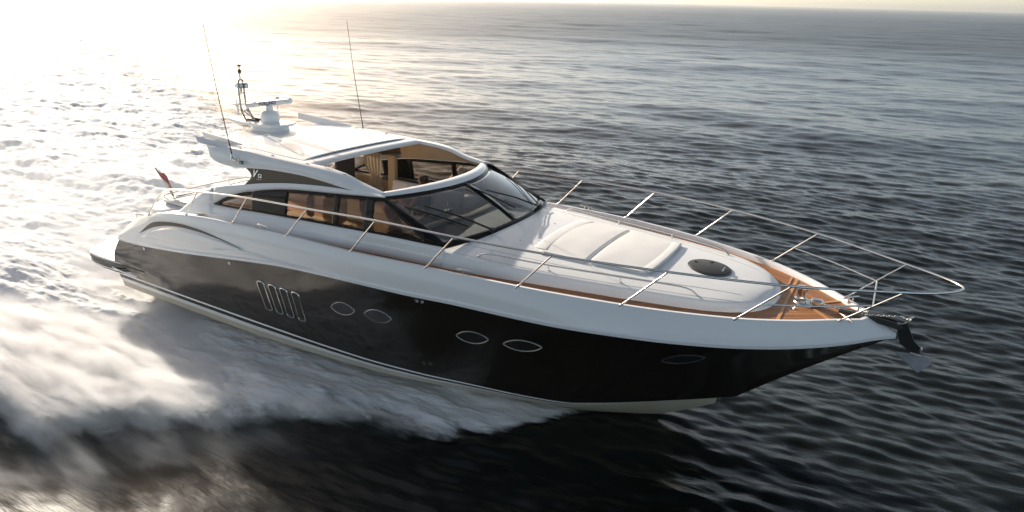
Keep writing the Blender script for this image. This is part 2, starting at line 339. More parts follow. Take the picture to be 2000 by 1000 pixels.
w_str = pch([0.0, -.25, -.7, -1.3, -1.8, -2.08, -2.75, -3.72, -4.4, -5.55, -7.2, -9.3, -11.9], [0, .16, .45, .83, 1.15, 1.33, 1.54, 1.72, 1.84, 1.95, 1.98, 1.99, 1.98])
z_str = pch([0.0, -.7, -1.8, -2.75, -4.4, -7.2, -9.3, -12], [-1.755, -1.82, -1.89, -1.885, -1.90, -1.92, -1.92, -1.92])
keel = pch([-.2, -.6, -1.06, -1.43, -2.2, -3.2, -5, -12], [-1.91, -2.17, -2.43, -2.60, -2.78, -2.88, -2.92, -2.86])
XA = -11.75
ss = 1 - (1 - np.linspace(0, 1, 90)) ** 1.35            # stations packed towards the bow
def line(xe, w, z, xa=XA, y_end=0.0):
    x = xa + (xe - xa) * ss; y = w(x).copy(); y[-1] = y_end
    return np.stack([x, -y, z(x)], 1)
L_sheer = line(1.46, w_sheer, z_sheer); L_rub = line(1.785, w_rub, z_rub, -11.72)
L_str = line(0.0, w_str, z_str, -11.95)
# --- hull side (black): rub line down to the stripe, slightly hollow forward
def side_rows(n, r0, r1):
    out = []
    for k in range(n + 1):
        t_ = k / n; P = r0 * (1 - t_) + r1 * t_
        P[:, 1] += 0.17 * np.sin(math.pi * t_) ** 1.0 * np.clip((ss - 0.42) / 0.45, 0, 1) ** 1.3 * (1 - ss ** 14)
        P[:, 1] -= 0.05 * np.sin(math.pi * t_) * np.clip((0.5 - ss) / 0.5, 0, 1)
        P[:, 0] += 0.045 * np.sin(math.pi * t_) * ss ** 6 * -1
        P[:, 0] -= 0.10 * np.sin(math.pi * t_ * 0.9) * (1 - ss) ** 10
        out.append(P)
    return out
SR = side_rows(14, L_rub, L_str)
hs = MB(); hs.rows(*SR); hs.rows(*[mir(r) for r in SR])
tr_s = np.array([r[0] for r in SR]); hs.rows(tr_s, tr_s * [1, 0.5, 1] - [0.12, 0, 0], tr_s * [1, 0, 1] - [0.15, 0, 0], mir(tr_s) * [1, 0.5, 1] - [0.12, 0, 0], mir(tr_s))
hull = build('hull_side', hs, 'black', yacht, 50); tag(hull, 'glossy black upper hull')
def hull_pt(x, z):
    """Starboard hull surface point and outward normal at length x and height z."""
    A = np.stack(SR)                                   # rows x stations x 3
    best = None; V = []
    for xx, zz in ((x, z), (x + .03, z), (x, z + .03)):
        col = np.array([[np.interp(xx, r[:, 0], r[:, 1]), np.interp(xx, r[:, 0], r[:, 2])] for r in A])
        o = np.argsort(col[:, 1]); V.append(np.array([xx, np.interp(zz, col[o, 1], col[o, 0]), zz]))
    n = np.cross(V[1] - V[0], V[2] - V[0]); n /= np.linalg.norm(n)
    if n[1] > 0: n = -n
    return V[0], n
# --- boot stripe, boot top, chine and bottom
def off(L, dy, dz, dxe=0.0):
    Q = L.copy(); Q[:, 1] = np.minimum(0, L[:, 1] - dy); Q[:, 2] += dz; Q[:, 0] += dxe * ss ** 6; return Q
fade = np.clip((1 - ss) * 1.5, 0.12, 1)
a0 = off(L_str, .003, 0, 0.0); a1 = a0.copy(); a1[:, 2] -= .035 * (0.35 + 0.65 * fade); a1[:, 0] -= 0.03 * ss ** 6; a1[:, 1] = np.minimum(0, a1[:, 1] + .004)
sb = MB()
for g in (lambda q: q, mir): sb.rows(g(a0), g(a1))
build('boot_stripe', sb, 'white', yacht, 40)
a2 = a1.copy(); a2[:, 2] -= .075 * fade; a2[:, 1] = np.minimum(0, a2[:, 1] + .012); a2[:, 0] -= 0.06 * ss ** 6
sb = MB()
for g in (lambda q: q, mir): sb.rows(g(a1), g(a2))
build('boot_top', sb, 'black', yacht, 40)
a3 = a2.copy(); a3[:, 2] -= .09 * fade; a3[:, 1] = np.minimum(0, a3[:, 1] + .03); a3[:, 0] -= 0.10 * ss ** 6
sb = MB()
for g in (lambda q: q, mir): sb.rows(g(a2), g(a3))
build('chine_band', sb, 'chine', yacht, 40)
kx = -11.9 + (-.25 + 11.9) * ss; K = np.stack([kx, 0 * kx, keel(kx)], 1); K[-1] = a3[-1]
c1 = a3 * .985 + K * .015; c1[:, 2] -= .12 * fade
mid = 0.55 * c1 + 0.45 * K; mid[:, 2] -= .04
sb = MB()
for g in (lambda q: q, mir): sb.rows(g(a3), g(c1), g(mid), g(K))
tb = np.array([r[0] for r in (L_str, a3, c1, mid, K)]); sb.rows(tb, mir(tb))
build('hull_bottom', sb, 'cream', yacht, 40)
# --- white topsides: rub rail, bulwark side, cap, inner face
def blend(a, b_, t_): return a * (1 - t_) + b_ * t_
r0 = L_rub.copy(); r1 = off(L_rub, .035, -.012); r2 = off(L_rub, .038, .03); r3 = off(L_rub, .012, .05)
tp = [r0, r1, r2, r3]
for t_ in (.25, .5, .75, .93):
    P = blend(r3, L_sheer, t_); P[:, 1] -= .035 * math.sin(math.pi * t_) * np.clip((0.85 - ss) / .5, 0, 1) ** .7
    tp.append(P)
capo = L_sheer.copy(); capo[:, 2] += .0
def inset(L, d):
    tg = np.gradient(L[:, :2], axis=0); tg /= np.linalg.norm(tg, axis=1)[:, None]; nr = np.stack([-tg[:, 1], tg[:, 0]], 1)
    Q = L.copy(); Q[:, :2] += nr * d; Q[:, 1] = np.minimum(Q[:, 1], 0); return Q
cap1 = inset(capo, .012); cap1[:, 2] += .014; cap2 = inset(capo, .055); cap2[:, 2] += .014; cap3 = inset(capo, .066)
def deck_z(x): return z_sheer(x) - np.interp(x, [-9.6, -8.6, -4, 0, 1.4], [.05, .11, .115, .07, .055])
in0 = inset(capo, .075); in0[:, 2] = deck_z(in0[:, 0]) - .02
tp += [capo, cap1, cap2, cap3, in0]
sb = MB()
for g in (lambda q: q, mir): sb.rows(*[g(r) for r in tp])
end = np.array([r[0] for r in tp[:9]]); sb.rows(end, end * [1, .5, 1] - [.1, 0, 0], end * [1, 0, 1] - [.13, 0, 0], mir(end) * [1, .5, 1] - [.1, 0, 0], mir(end))
bul = build('bulwark', sb, 'white', yacht, 35); tag(bul, 'white upper topsides with moulded scoop')
# moulded scoop in the quarter: dark crescent intake with a pale sculpted panel
def top_pt(x, t_):
    A = np.stack(tp[3:9]); i = np.array([np.interp(x, r[:, 0], r[:, 1]) for r in A]); z = np.array([np.interp(x, r[:, 0], r[:, 2]) for r in A])
    k = np.linspace(0, 1, len(A)); return np.array([x, np.interp(t_, k, i), np.interp(t_, k, z)])
def on_top(x, z):
    zs = [top_pt(x, q)[2] for q in (0, 1)]; t_ = (z - zs[0]) / (zs[1] - zs[0]); return top_pt(x, min(max(t_, 0), 1))
OUT = np.array([0, -1.0, 0.12])
up_ = cr([(-10.88, -.885), (-10.45, -.64), (-9.95, -.52), (-9.45, -.46), (-8.9, -.44), (-8.35, -.455), (-7.82, -.49)], 28)
lo_ = cr([(-10.88, -.885), (-10.40, -.70), (-9.95, -.585), (-9.45, -.51), (-8.9, -.475), (-8.35, -.472), (-7.82, -.491)], 28)
sb = MB(); U = np.array([on_top(*q) for q in up_]); Lw = np.array([on_top(*q) for q in lo_])
sb.rows(U + OUT * .006, blend(U, Lw, .5) + OUT * .002, Lw + OUT * .006)
sc = build('scoop_recess', sb, 'brown', bul, 40)
fin_l = cr([(-10.72, -.89), (-10.2, -.85), (-9.5, -.78), (-8.7, -.69), (-8.1, -.58), (-7.78, -.495)], 28)
lo2 = cr([(-10.72, -.885), (-10.3, -.715), (-9.9, -.60), (-9.45, -.525), (-8.9, -.487), (-8.35, -.482), (-7.80, -.494)], 28)
A_ = np.array([on_top(*q) for q in lo2]); B_ = np.array([on_top(*q) for q in fin_l]); sb = MB()
sb.rows(A_ + OUT * .004, blend(A_, B_, .12) + OUT * .04, blend(A_, B_, .75) + OUT * .05, B_ + OUT * .004)
build('scoop_panel', sb, 'white', bul, 40)
cr_u = cr([(-8.6, -.545), (-7.8, -.515), (-7.0, -.49), (-6.2, -.452)], 24); cr_l = cr([(-8.6, -.70), (-7.8, -.575), (-7.0, -.515), (-6.2, -.455)], 24)
A_ = np.array([on_top(*q) for q in cr_u]); B_ = np.array([on_top(*q) for q in cr_l]); sb = MB()
sb.rows(A_ + OUT * .0, A_ + OUT * .022, blend(A_, B_, .5) + OUT * .02, B_ + OUT * .002); build('scoop_ridge', sb, 'white', bul, 40)
# --- hull fittings, starboard
def hull_ring(name, outline, mat_ring, mat_in, r=.012, depth=.035, parent=hull):
    P = []; N = []
    for x, z in outline:
        p, n = hull_pt(x, z); P.append(p); N.append(n)
    P = np.array(P); N = np.array(N); n = N.mean(0)
    c = P.mean(0); sb = MB()
    k = len(P); inner = c + (P - c) * .97
    sb.add(np.vstack([inner + N * .004, (c + n * .003)[None]]), [(i, (i + 1) % k, k) for i in range(k)])
    o = build(name, sb, mat_in, parent.parent, 60)
    rg = MB(); rg.tube(P + N * .004, r, 6, closed=True); build('rim', rg, mat_ring, o, 60)
    return o, P, N
MAT['vent_in'] = basic('dark_vent_interior', (0.006, 0.006, 0.006), 0.5)
MAT['port_glass'] = basic('smoked_port_glass', (0.022, 0.021, 0.020), 0.12, coat=0.6)
V0 = [(-7.57, -1.0, -7.41, -1.0), (-7.20, -1.005, -7.04, -1.005), (-6.95, -1.005, -6.80, -1.005)]
for k in range(4):
    xt = -7.49 + k * .263; zt = -.99 - k * .004; xb = xt + .055 - k * .008; zb = -1.535
    o_ = []
    w_ = .084
    for cx, cz, a0_ in ((xt + w_ * .35, zt - .06, 0), (xt - w_ * .35, zt - .06, 90), (xb - w_ * .35, zb + .04, 180), (xb + w_ * .35, zb + .04, 270)):
        for q in (0, 30, 60, 90): o_.append((cx + w_ * .62 * math.cos(R(a0_ + q)), cz + w_ * .62 * math.sin(R(a0_ + q))))
    o, P, N = hull_ring('engine_vent', o_, 'chrome_trim', 'vent_in', .012)
    lv = MB(); c = P.mean(0); n = N.mean(0)
    for h_ in (-.16, -.2):
        p, n2 = hull_pt(xb - .02 + (h_ + .2) * -.2, zb + .24 + h_); lv.box(p + n2 * .012, (.085, .02, .014), bev=.004)
    build('louvre', lv, 'dark', o, 30)
for (x0, z0, x1, z1, hh) in ((-5.94, -1.075, -5.46, -1.02, .115), (-5.28, -1.03, -4.76, -.98, .115), (-3.66, -.995, -3.15, -.93, .11), (-2.93, -.955, -2.36, -.87, .105), (-.82, -.815, -.30, -.66, .10)):
    o_ = []
    for q in np.linspace(0, 2 * math.pi, 28, endpoint=False):
        u_ = math.cos(q); v_ = math.sin(q); sh = abs(v_) ** 1.0 * np.sign(v_)
        o_.append(((x0 + x1) / 2 + (x1 - x0) / 2 * u_, (z0 + z1) / 2 + (z1 - z0) / 2 * u_ + hh * np.sign(v_) * (1 - u_ * u_) ** .78))
    hull_ring('porthole', o_, 'chrome_trim' if x0 < -4 else 'port_rim' if x0 < -1 else 'dark', 'port_glass', .0075)  # rims go dimmer towards the bow, fainter reflections put into their colour
for x, z in ((-8.18, -.815), (-4.214, -.52), (-4.123, -.512), (-10.75, -1.13)):
    p, n = hull_pt(x, z); rg = MB(); rg.lathe([(.0, .004), (.014, .004), (.016, .012), (.026, .012), (.030, .006), (.030, -.005)], p, n, 14); build('drain_outlet', rg, 'chrome_trim', yacht, 40)
for x, z in ((-4.30, -1.69), (-4.19, -1.67)):
    p, n = hull_pt(x, z); rg = MB(); rg.lathe([(.0, .006), (.02, .008), (.035, .002), (.035, -.005)], p, n, 12); build('drain_outlet', rg, 'dark', yacht, 40)
# --- swimming platform
pl = cr([(-11.2, -1.90), (-11.75, -2.04), (-12.3, -2.07), (-12.75, -2.03), (-13.0, -1.93), (-13.2, -1.65), (-13.38, -1.2), (-13.46, -.6), (-13.48, 0)], 40)
full = np.vstack([pl, (pl * [1, -1])[::-1][1:]])
def prow(d, z): 
    q = full * [1, 1]; s_ = 1 - d / 2.07; q = np.stack([-11.7 + (q[:, 0] + 11.7) * s_, q[:, 1] * s_, np.full(len(q), z)], 1); return q
sb = MB(); sb.rows(prow(.06, -1.662), prow(.015, -1.672), prow(0, -1.69)); top = prow(.06, -1.662); sb.add(top, [tuple(range(len(top)))])
sp = build('swim_platform', sb, 'white', yacht, 40)
sb = MB(); sb.rows(prow(0, -1.69), prow(-.012, -1.72), prow(-.012, -1.80), prow(.02, -1.90), prow(.25, -1.985)); bt = prow(.25, -1.985); sb.add(bt, [tuple(reversed(range(len(bt))))])
build('platform_fender', sb, 'black', sp, 40)
sb = MB(); ln = prow(-.018, -1.835); sb.tube(ln, .012, 6); build('platform_trim', sb, 'white', sp, 60)
sb = MB(); sb.tube(cr([(-12.15, -2.045, -1.80), (-11.7, -2.10, -1.80), (-11.15, -2.115, -1.795)], 20), .017, 6); build('platform_trim', sb, 'white', sp, 60)
# --- decks
e_in = [(-10.1, 1.90), (-9.0, 1.93), (-8.1, 1.95), (-7.25, 1.94), (-6.0, 1.84), (-5.15, 1.76), (-4.65, 1.75), (-3.7, 1.69), (-2.9, 1.6), (-1.9, 1.42), (-1.04, 1.24), (-.43, 1.07), (-.06, .88), (.18, .66), (.31, .36), (.355, 0)]
EC = cr(e_in, 120)                                       # inner deck edge (foot of the coachroof), aft to the nose
e_of = pch([p[0] for p in e_in[:14]], [p[1] for p in e_in[:14]])
def deck_mesh(sgn):
    me_v = []; uvs = []; F = []
    xs = np.concatenate([np.linspace(-9.3, .0, 94), np.linspace(.04, 1.38, 50)]); arc = 0
    n = 9
    for i, x in enumerate(xs):
        yo = float(w_sheer(x)) - .06; yi = (float(e_of(x)) - .14) if x < .05 else max(0.0, (.75 - (x - .05) * 4))
        yi = min(yi, yo - .02) if yo > .02 else 0; yo = max(yo, .004)
        for k in range(n):
            y = yo + (yi - yo) * k / (n - 1); me_v.append((x, sgn * y, float(deck_z(x)))); uvs.append((x, (float(w_sheer(x)) - .06 - y)))
    for i in range(len(xs) - 1):
        for k in range(n - 1):
            a = i * n + k; F.append((a, a + 1, a + n + 1, a + n))
    return me_v, uvs, F
V_, UVS, F_ = [], [], []
for sgn in (-1, 1):
    a, b_, c = deck_mesh(sgn); o_ = len(V_); V_ += a; UVS += b_; F_ += [tuple(i + o_ for i in f) for f in c]
def build_uv(name, V, UV, F, mat, parent):
    me = bpy.data.meshes.new(name); o0 = np.array(ORG[parent.name]); me.from_pydata([tuple(np.array(v) - o0) for v in V], [], F)
    ul = me.uv_layers.new(name='UVMap'); li = np.zeros(len(me.loops), np.int32); me.loops.foreach_get('vertex_index', li)
    ul.data.foreach_set('uv', np.array(UV, np.float32)[li].ravel()); me.materials.append(MAT[mat]); me.shade_smooth()
    o = bpy.data.objects.new(name, me); scene.collection.objects.link(o); o.parent = parent; ORG[o.name] = tuple(o0); return o
tk = build_uv('teak_deck', V_, UVS, F_, 'teak', yacht)
MAT['teak_plank'] = basic('teak_margin_plank', (0.50, 0.24, 0.085), 0.45, var=0.12, scale=14)
for (a, b_, w_) in (((.437, .90), (.437, -.83), .042), ((.36, .93), (.36, .60), .03), ((.80, -.12), (1.06, -.42), .045), ((.80, .12), (1.06, .42), .045)):
    a = np.array(a); b_ = np.array(b_); d = (b_ - a) / np.linalg.norm(b_ - a); n_ = np.array([-d[1], d[0]]) * w_ / 2
    zz = lambda q: float(deck_z(q[0])) + .003
    sb = MB(); sb.plate([(*(a + n_), zz(a)), (*(a - n_), zz(a)), (*(b_ - n_), zz(b_)), (*(b_ + n_), zz(b_))], .006, (0, 0, 1)); build('margin_plank', sb, 'teak_plank', tk, 0)
# --- coachroof forward of the windscreen
SHc = cr([(-4.45, 1.60), (-4.0, 1.60), (-3.4, 1.575), (-2.72, 1.465), (-1.91, 1.345), (-1.05, 1.175), (-.45, 1.01), (-.10, .80), (.10, .56), (.20, .30), (.235, 0)], 120)
ECf = cr([(-4.45, 1.73)] + e_in[7:], 120)
z_top = pch([-4.45, -3.8, -3, -2, -1, -.3, .1, .24], [.22, .215, .20, .185, .145, .10, .06, .035])
z_sh = pch([-4.45, -3.5, -2.5, -1, -.3, .1, .24], [.10, .085, .07, .06, .045, .025, .01])
def crow_edge(t_, dz):                                   # rows on the side between deck edge and shoulder
    P = ECf * (1 - t_) + SHc * t_; zd = deck_z(P[:, 0]) - .02; zs = z_sh(P[:, 0]); return np.stack([P[:, 0], -P[:, 1], zd + (zs - zd) * dz], 1)
def crow_top(k):                                         # rows on the crown, k=1 at the shoulder, 0 at the centreline
    x = SHc[:, 0]; return np.stack([x, -SHc[:, 1] * k, z_sh(x) + (z_top(x) - z_sh(x)) * (1 - k ** 2.2)], 1)
side_r = [crow_edge(0, 0), crow_edge(.12, .25), crow_edge(.25, .5), crow_edge(.33, .53), crow_edge(.5, .72), crow_edge(.72, .9), crow_edge(.9, .975)]
top_r = [crow_top(k) for k in (1, .96, .9, .8, .65, .5, .35, .2, .1, 0)]
sb = MB()
for g in (lambda q: q, mir): sb.rows(*[g(r) for r in side_r + top_r])
roof = build('coachroof', sb, 'deck_white', yacht, 40)
def roof_pt(x, y):
    ys_ = np.interp(x, SHc[:, 0], SHc[:, 1]); k = min(1, abs(y) / max(ys_, 1e-3)); return np.array([x, y, float(z_sh(x)) + float(z_top(x) - z_sh(x)) * (1 - k ** 2.2)])
# moulded grooves
MAT['groove'] = basic('grey_groove', (0.42, 0.42, 0.42), 0.6)
for sgn in (-1, 1):
    for pts in ([(-4.0, 1.28), (-2.4, 1.14), (-2.03, 1.09), (-1.1, .88), (-.07, .56)], [(-3.95, 1.56), (-3.2, 1.50), (-1.93, 1.30), (-.58, .98), (-.02, .74)]):
        q = cr(pts, 50); sb = MB(); sb.tube([roof_pt(x, sgn * y) + [0, 0, -.004] for x, y in q], .007, 6); build('groove', sb, 'groove', roof, 60)
# grab rails on the coachroof
for sgn in (-1, 1):
    q = cr([(-3.62, 1.50), (-2.6, 1.355), (-1.6, 1.17), (-.58, .935)], 44); P = np.array([roof_pt(x, sgn * y) for x, y in q])
    h_ = np.minimum(1, np.minimum(np.arange(44), np.arange(44)[::-1]) / 2.5) ** .5 * .07; sb = MB(); sb.tube(P + np.stack([0 * h_, 0 * h_, h_], 1), .0125, 8)
    gr_ = build('grab_rail', sb, 'steel', yacht, 60)
    for k in (15, 29):
        sb = MB(); sb.tube([P[k] - [0, 0, .01], P[k] + [0, 0, .07]], .009, 8); sb.lathe([(0, .008), (.02, .006), (.022, 0), (.022, -.01)], P[k], (0, 0, 1), 10); build('rail_post', sb, 'steel', gr_, 60)
# small deck fasteners
for x, y in ((-3.55, -1.05), (-3.35, -.72), (-3.25, -.3), (-3.3, .35), (-3.62, -1.38), (-3.6, .62)):
    sb = MB(); sb.lathe([(0, .008), (.012, .007), (.016, 0), (.016, -.01)], roof_pt(x, y), (0, 0, 1), 10); build('deck_fastener', sb, 'steel', roof, 60)
# round smoked hatch
hc = roof_pt(-.66, 0.03); nrm = np.array([.055, 0, 1.0]); sb = MB(); sb.lathe([(0, .022), (.27, .020), (.285, .014), (.288, -.02)], hc, nrm, 40); hat = build('deck_hatch', sb, 'hatchglass', yacht, 40)
sb = MB(); sb.lathe([(.288, .010), (.306, .010), (.312, .004), (.312, -.03)], hc, nrm, 40); build('hatch_rim', sb, 'dark', hat, 40)
for dx, dy in ((-.02, .20), (-.22, .05)):
    sb = MB(); sb.box(hc + [dx, dy, .024 - dx * .055], (.05, .03, .012), bev=.004); build('hatch_hinge', sb, 'rubber', hat, 30)
sb = MB(); sb.tube([hc + [.20, .05, .012], hc + [.20, .05, .035], hc + [.20, -.06, .035], hc + [.20, -.06, .012]], .008, 6); build('hatch_handle', sb, 'chrome_trim', hat, 40)
# --- cabin sides with windows
bxf = lambda x: np.interp(x, [-10, -8, -6, -5, -4], [1.76, 1.76, 1.74, 1.72, 1.66])
def ysf(x, z): return bxf(x) - .23 * (z - .1)
win_b = pch([-9.024, -8.555, -7.795, -6.215, -5.548, -4.888, -4.292, -4.116], [-.012, .005, .049, .118, .143, .163, .168, .172])
win_t = pch([-9.024, -8.685, -8.274, -7.73, -7.276, -6.186, -5.525, -5.273], [-.009, .173, .318, .443, .522, .624, .682, .705])
up_t = pch([-9.99, -9.673, -9.415, -9.26, -8.866, -8.329, -7.805, -7.052, -6.063, -5.27], [-.343, -.094, .113, .201, .321, .437, .541, .647, .716, .73])
def wtop(x): return np.where(x < -5.273, win_t(x), .705 + (x + 5.273) * (.172 - .705) / (5.273 - 4.116))
def srow(x, z, din=0.0): return np.stack([x, -(ysf(x, z) - din), z], 1)
xl = np.linspace(-9.99, -4.1, 90)
def ztop_low(x): return np.where(x < -9.024, up_t(x), win_b(x))
zd_ = deck_z(xl) - .03; yd_ = e_of(xl); zt_ = ztop_low(xl); zt_ = np.maximum(zt_, zd_ + .01)
def lowrow(t_, din=0.0):
    z = zd_ + (zt_ - zd_) * t_; y = yd_ * (1 - t_) + ysf(xl, zt_) * t_ - din; return np.stack([xl, -y, z], 1)
xu = np.linspace(-9.024, -5.27, 70); zb_u = win_t(xu); zt_u = np.maximum(up_t(xu), zb_u + .002)
# the aft end closes down from the top outline to the lower panel
xa_ = np.linspace(-9.99, -9.024, 14)
for sgn, nm in ((1, 'cabin_side'), (-1, 'cabin_side')):
    g = (lambda q: q) if sgn > 0 else mir
    sb = MB(); sb.rows(*[g(lowrow(t_, d)) for t_, d in ((0, 0), (.3, 0), (.5, -.006), (.54, .012), (.8, .004), (1, 0))])
    sb.rows(g(srow(xu, zb_u)), g(srow(xu, zb_u + (zt_u - zb_u) * .5, -.012)), g(srow(xu, zt_u)), g(srow(xu, zt_u, .03)))
    xq = np.linspace(-9.673, -9.024, 10); low_ = np.minimum(up_t(xq), np.interp(xq, [-9.673, -9.024], [-.094, -.012])); sb.rows(g(srow(xq, low_)), g(srow(xq, up_t(xq))), g(srow(xq, up_t(xq), .04)))
    cs = build(nm, sb, 'white', yacht, 40, solid=.03)
    # black window band with panes
    xs = np.unique(np.concatenate([np.linspace(-9.02, -4.12, 100), [-8.86, -8.05, -7.43, -7.24, -6.225, -6.13, -5.60, -5.45, -4.47]]))
    zb = win_b(xs) + .002; zt = np.maximum(wtop(xs) - .002, zb + .001)
    pane_top = np.where(xs < -5.23, zt - .055, np.minimum(zt - .055, .64 + (xs + 5.23) * (.20 - .64) / (5.23 - 4.45)))
    pane_bot = zb + .035; ok = pane_top > pane_bot + .005; pt_ = np.where(ok, pane_top, (zb + zt) / 2); pb_ = np.where(ok, pane_bot, (zb + zt) / 2)
    rows_ = [g(srow(xs, z_, .008)) for z_ in (zb, pb_, pt_, zt)]
    def inpane(xm): return next((k for k, (a, b_) in enumerate(((-8.86, -8.05), (-7.24, -6.225), (-6.13, -5.60), (-5.45, -4.47))) if a <= xm <= b_), None)
    fr = MB(); P = np.stack(rows_); n_ = len(xs); fr.v = [tuple(q) for q in P.reshape(-1, 3)]; panes = {}
    for i in range(3):
        for j in range(n_ - 1):
            k = inpane((xs[j] + xs[j + 1]) / 2) if i == 1 and ok[j] and ok[j + 1] else None
            f_ = (i * n_ + j, i * n_ + j + 1, (i + 1) * n_ + j + 1, (i + 1) * n_ + j)
            if k is None: fr.f.append(f_)
            else: panes.setdefault(k, []).append(f_)
    wf = build('side_window', fr, 'frit', yacht, 30, solid=.03)
    for k, fl_ in panes.items():
        pm = MB(); pm.v = list(fr.v); pm.f = fl_
        used = sorted({i for f in fl_ for i in f}); mp_ = {a: b_ for b_, a in enumerate(used)}; pm.v = [fr.v[i] for i in used]; pm.f = [tuple(mp_[i] for i in f) for f in fl_]
        pm.v = [tuple(np.array(v) + [0, .006 * sgn, 0]) for v in pm.v]
        build('window_pane', pm, 'side_glass', wf, 30, solid=.006)
# thin bright waterline of the window ledge
# --- hardtop
zA = pch([-9.28, -9.24, -9.166, -8.9, -8.6, -8.256, -7.682, -7.074, -6.489, -6.1, -5.7, -5.36], [.965, .86, .775, .712, .70, .728, .778, .792, .768, .735, .715, .705])
zB = pch([-9.28, -8.37, -7.82, -7.05, -6.5, -6.2, -5.8, -5.36], [1.0, 1.0, .98, .96, .94, .91, .81, .735])
yB = pch([-9.28, -8.0, -7.05, -6.5, -6.2, -5.8, -5.36], [1.56, 1.56, 1.56, 1.55, 1.54, 1.525, 1.51])
yC = pch([-9.28, -6.84, -6.24, -5.83, -5.36], [1.40, 1.40, 1.40, 1.40, 1.44])
xh = np.concatenate([np.linspace(-9.28, -9.1, 8), np.linspace(-9.06, -5.36, 70)])
yA_ = np.minimum(ysf(xh, zA(xh)) + .0, 1.70)
def hrow(y, z): return np.stack([xh, -y, z], 1)
# upper strip from the window band's top edge is part of cabin_side; the rail stands on it
for sgn in (1, -1):
    g = (lambda q: q) if sgn > 0 else mir
    A0 = hrow(yA_ - .05, zA(xh) + .0); A1 = hrow(yA_, zA(xh)); Am = hrow((yA_ * .55 + yB(xh) * .45) + .022, zA(xh) * .5 + zB(xh) * .5); B0 = hrow(yB(xh), zB(xh) - .006); B1 = hrow(yB(xh) - .025, zB(xh) + .010); C1 = hrow(yC(xh) + .01, zB(xh) + .012); C0 = hrow(yC(xh), zB(xh)); D0 = hrow(yC(xh) + .0, zB(xh) - .05); 
    E0 = hrow(yA_ - .06, zA(xh) + .01)
    sb = MB(); sb.rows(*[g(q) for q in (A0, A1, Am, B0, B1, C1, C0, D0, E0, A0)])
    rl = build('hardtop_side', sb, 'white', yacht, 40)
# roof skin aft of the opening
xr0, xr1 = -9.75, -6.86
ys_r = np.linspace(-1.41, 1.41, 41)
def roof_edge(y): return xr0 + .2 * y * y
P = []
for t_ in np.linspace(0, 1, 24):
    x = roof_edge(ys_r) * (1 - t_) + (xr1 - .02 * (ys_r) ** 2) * t_
    P.append(np.stack([x, ys_r, zB(np.maximum(x, -9.28)) + .010 + .035 * (1 - (ys_r / 1.41) ** 2)], 1))
P = np.array(P); und = P - [0, 0, .07]
sb = MB(); sb.grid(P); sb.rows(P[-1], P[-1] + [.025, 0, -.02], P[-1] + [.02, 0, -.06], und[-1]); sb.rows(P[0], P[0] + [-.02, 0, -.03], und[0])
rs = build('hardtop_roof', sb, 'white', yacht, 45)
sb = MB(); sb.grid(und); build('headlining', sb, 'tan', rs, 45)
# sliding sunroof panel on top
ys_p = np.linspace(-1.36, 1.36, 31); P = []
for t_ in np.linspace(0, 1, 12):
    x = -9.0 * (1 - t_) + (-7.13 - .015 * ys_p ** 2) * t_; P.append(np.stack([x, ys_p, zB(x) + .016 + .035 * (1 - (ys_p / 1.41) ** 2) + .026 * (1 - (ys_p / 1.36) ** 8)], 1))
P = np.array(P); sb = MB(); sb.grid(P); rim = np.vstack([P[0], P[1:, -1], P[-1][::-1][1:], P[1:-1, 0][::-1]])
sb.rows(rim, rim - [0, 0, .012], rim - [0, 0, .022], cv=True); sp_ = build('sunroof_panel', sb, 'white', yacht, 40)
sb = MB(); sb.rows(P[-1][1:-1] + [.004, 0, -.020], P[-1][1:-1] + [-.03, 0, -.055]); build('sunroof_gap', sb, 'rubber', sp_, 40)  # black strip: darkness of the gap under the panel edge put into colour
for px_, py_ in ((-8.55, -1.47), (-7.75, -1.47), (-6.95, -1.47), (-6.15, -1.47), (-8.55, 1.47), (-7.75, 1.47)):
    sb = MB(); sb.box((px_, py_, float(zB(px_)) + .018), (.06, .025, .02), bev=.006); build('roof_fitting', sb, 'steel', rs, 30)
# tan lining on the inside of the side rails
for sgn in (1, -1):
    g = (lambda q: q) if sgn > 0 else mir
    k = xh > -7.4; q = xh[k]
    sb = MB(); sb.rows(g(np.stack([q, -(yC(q) - .006), zB(q) - .045], 1)), g(np.stack([q, -(yC(q) + .05), zB(q) - .11], 1)), g(np.stack([q, -(ysf(q, zA(q)) - .075), np.minimum(wtop(q) + .02, zB(q) - .12)], 1))); build('rail_lining', sb, 'tan', yacht, 40)
# windscreen header
yh = np.linspace(-1.51, 1.51, 41)
def hdr(x, z): return np.stack([x, yh, z], 1)
zr = .795 - .027 * yh ** 2; xr = -5.04 - .2 * yh ** 2; xf = -4.845 - .225 * yh ** 2; zf = .742 - .015 * yh ** 2
sb = MB(); sb.rows(hdr(xr, zr - .055), hdr(xr, zr - .01), hdr(xr + .02, zr), hdr(xr * .4 + xf * .6, zr * .4 + zf * .6 + .012), hdr(xf - .02, zf + .004), hdr(xf, zf - .012), hdr(xf - .03, zf - .05), hdr(xr, zr - .055))
build('windscreen_header', sb, 'white', yacht, 40)
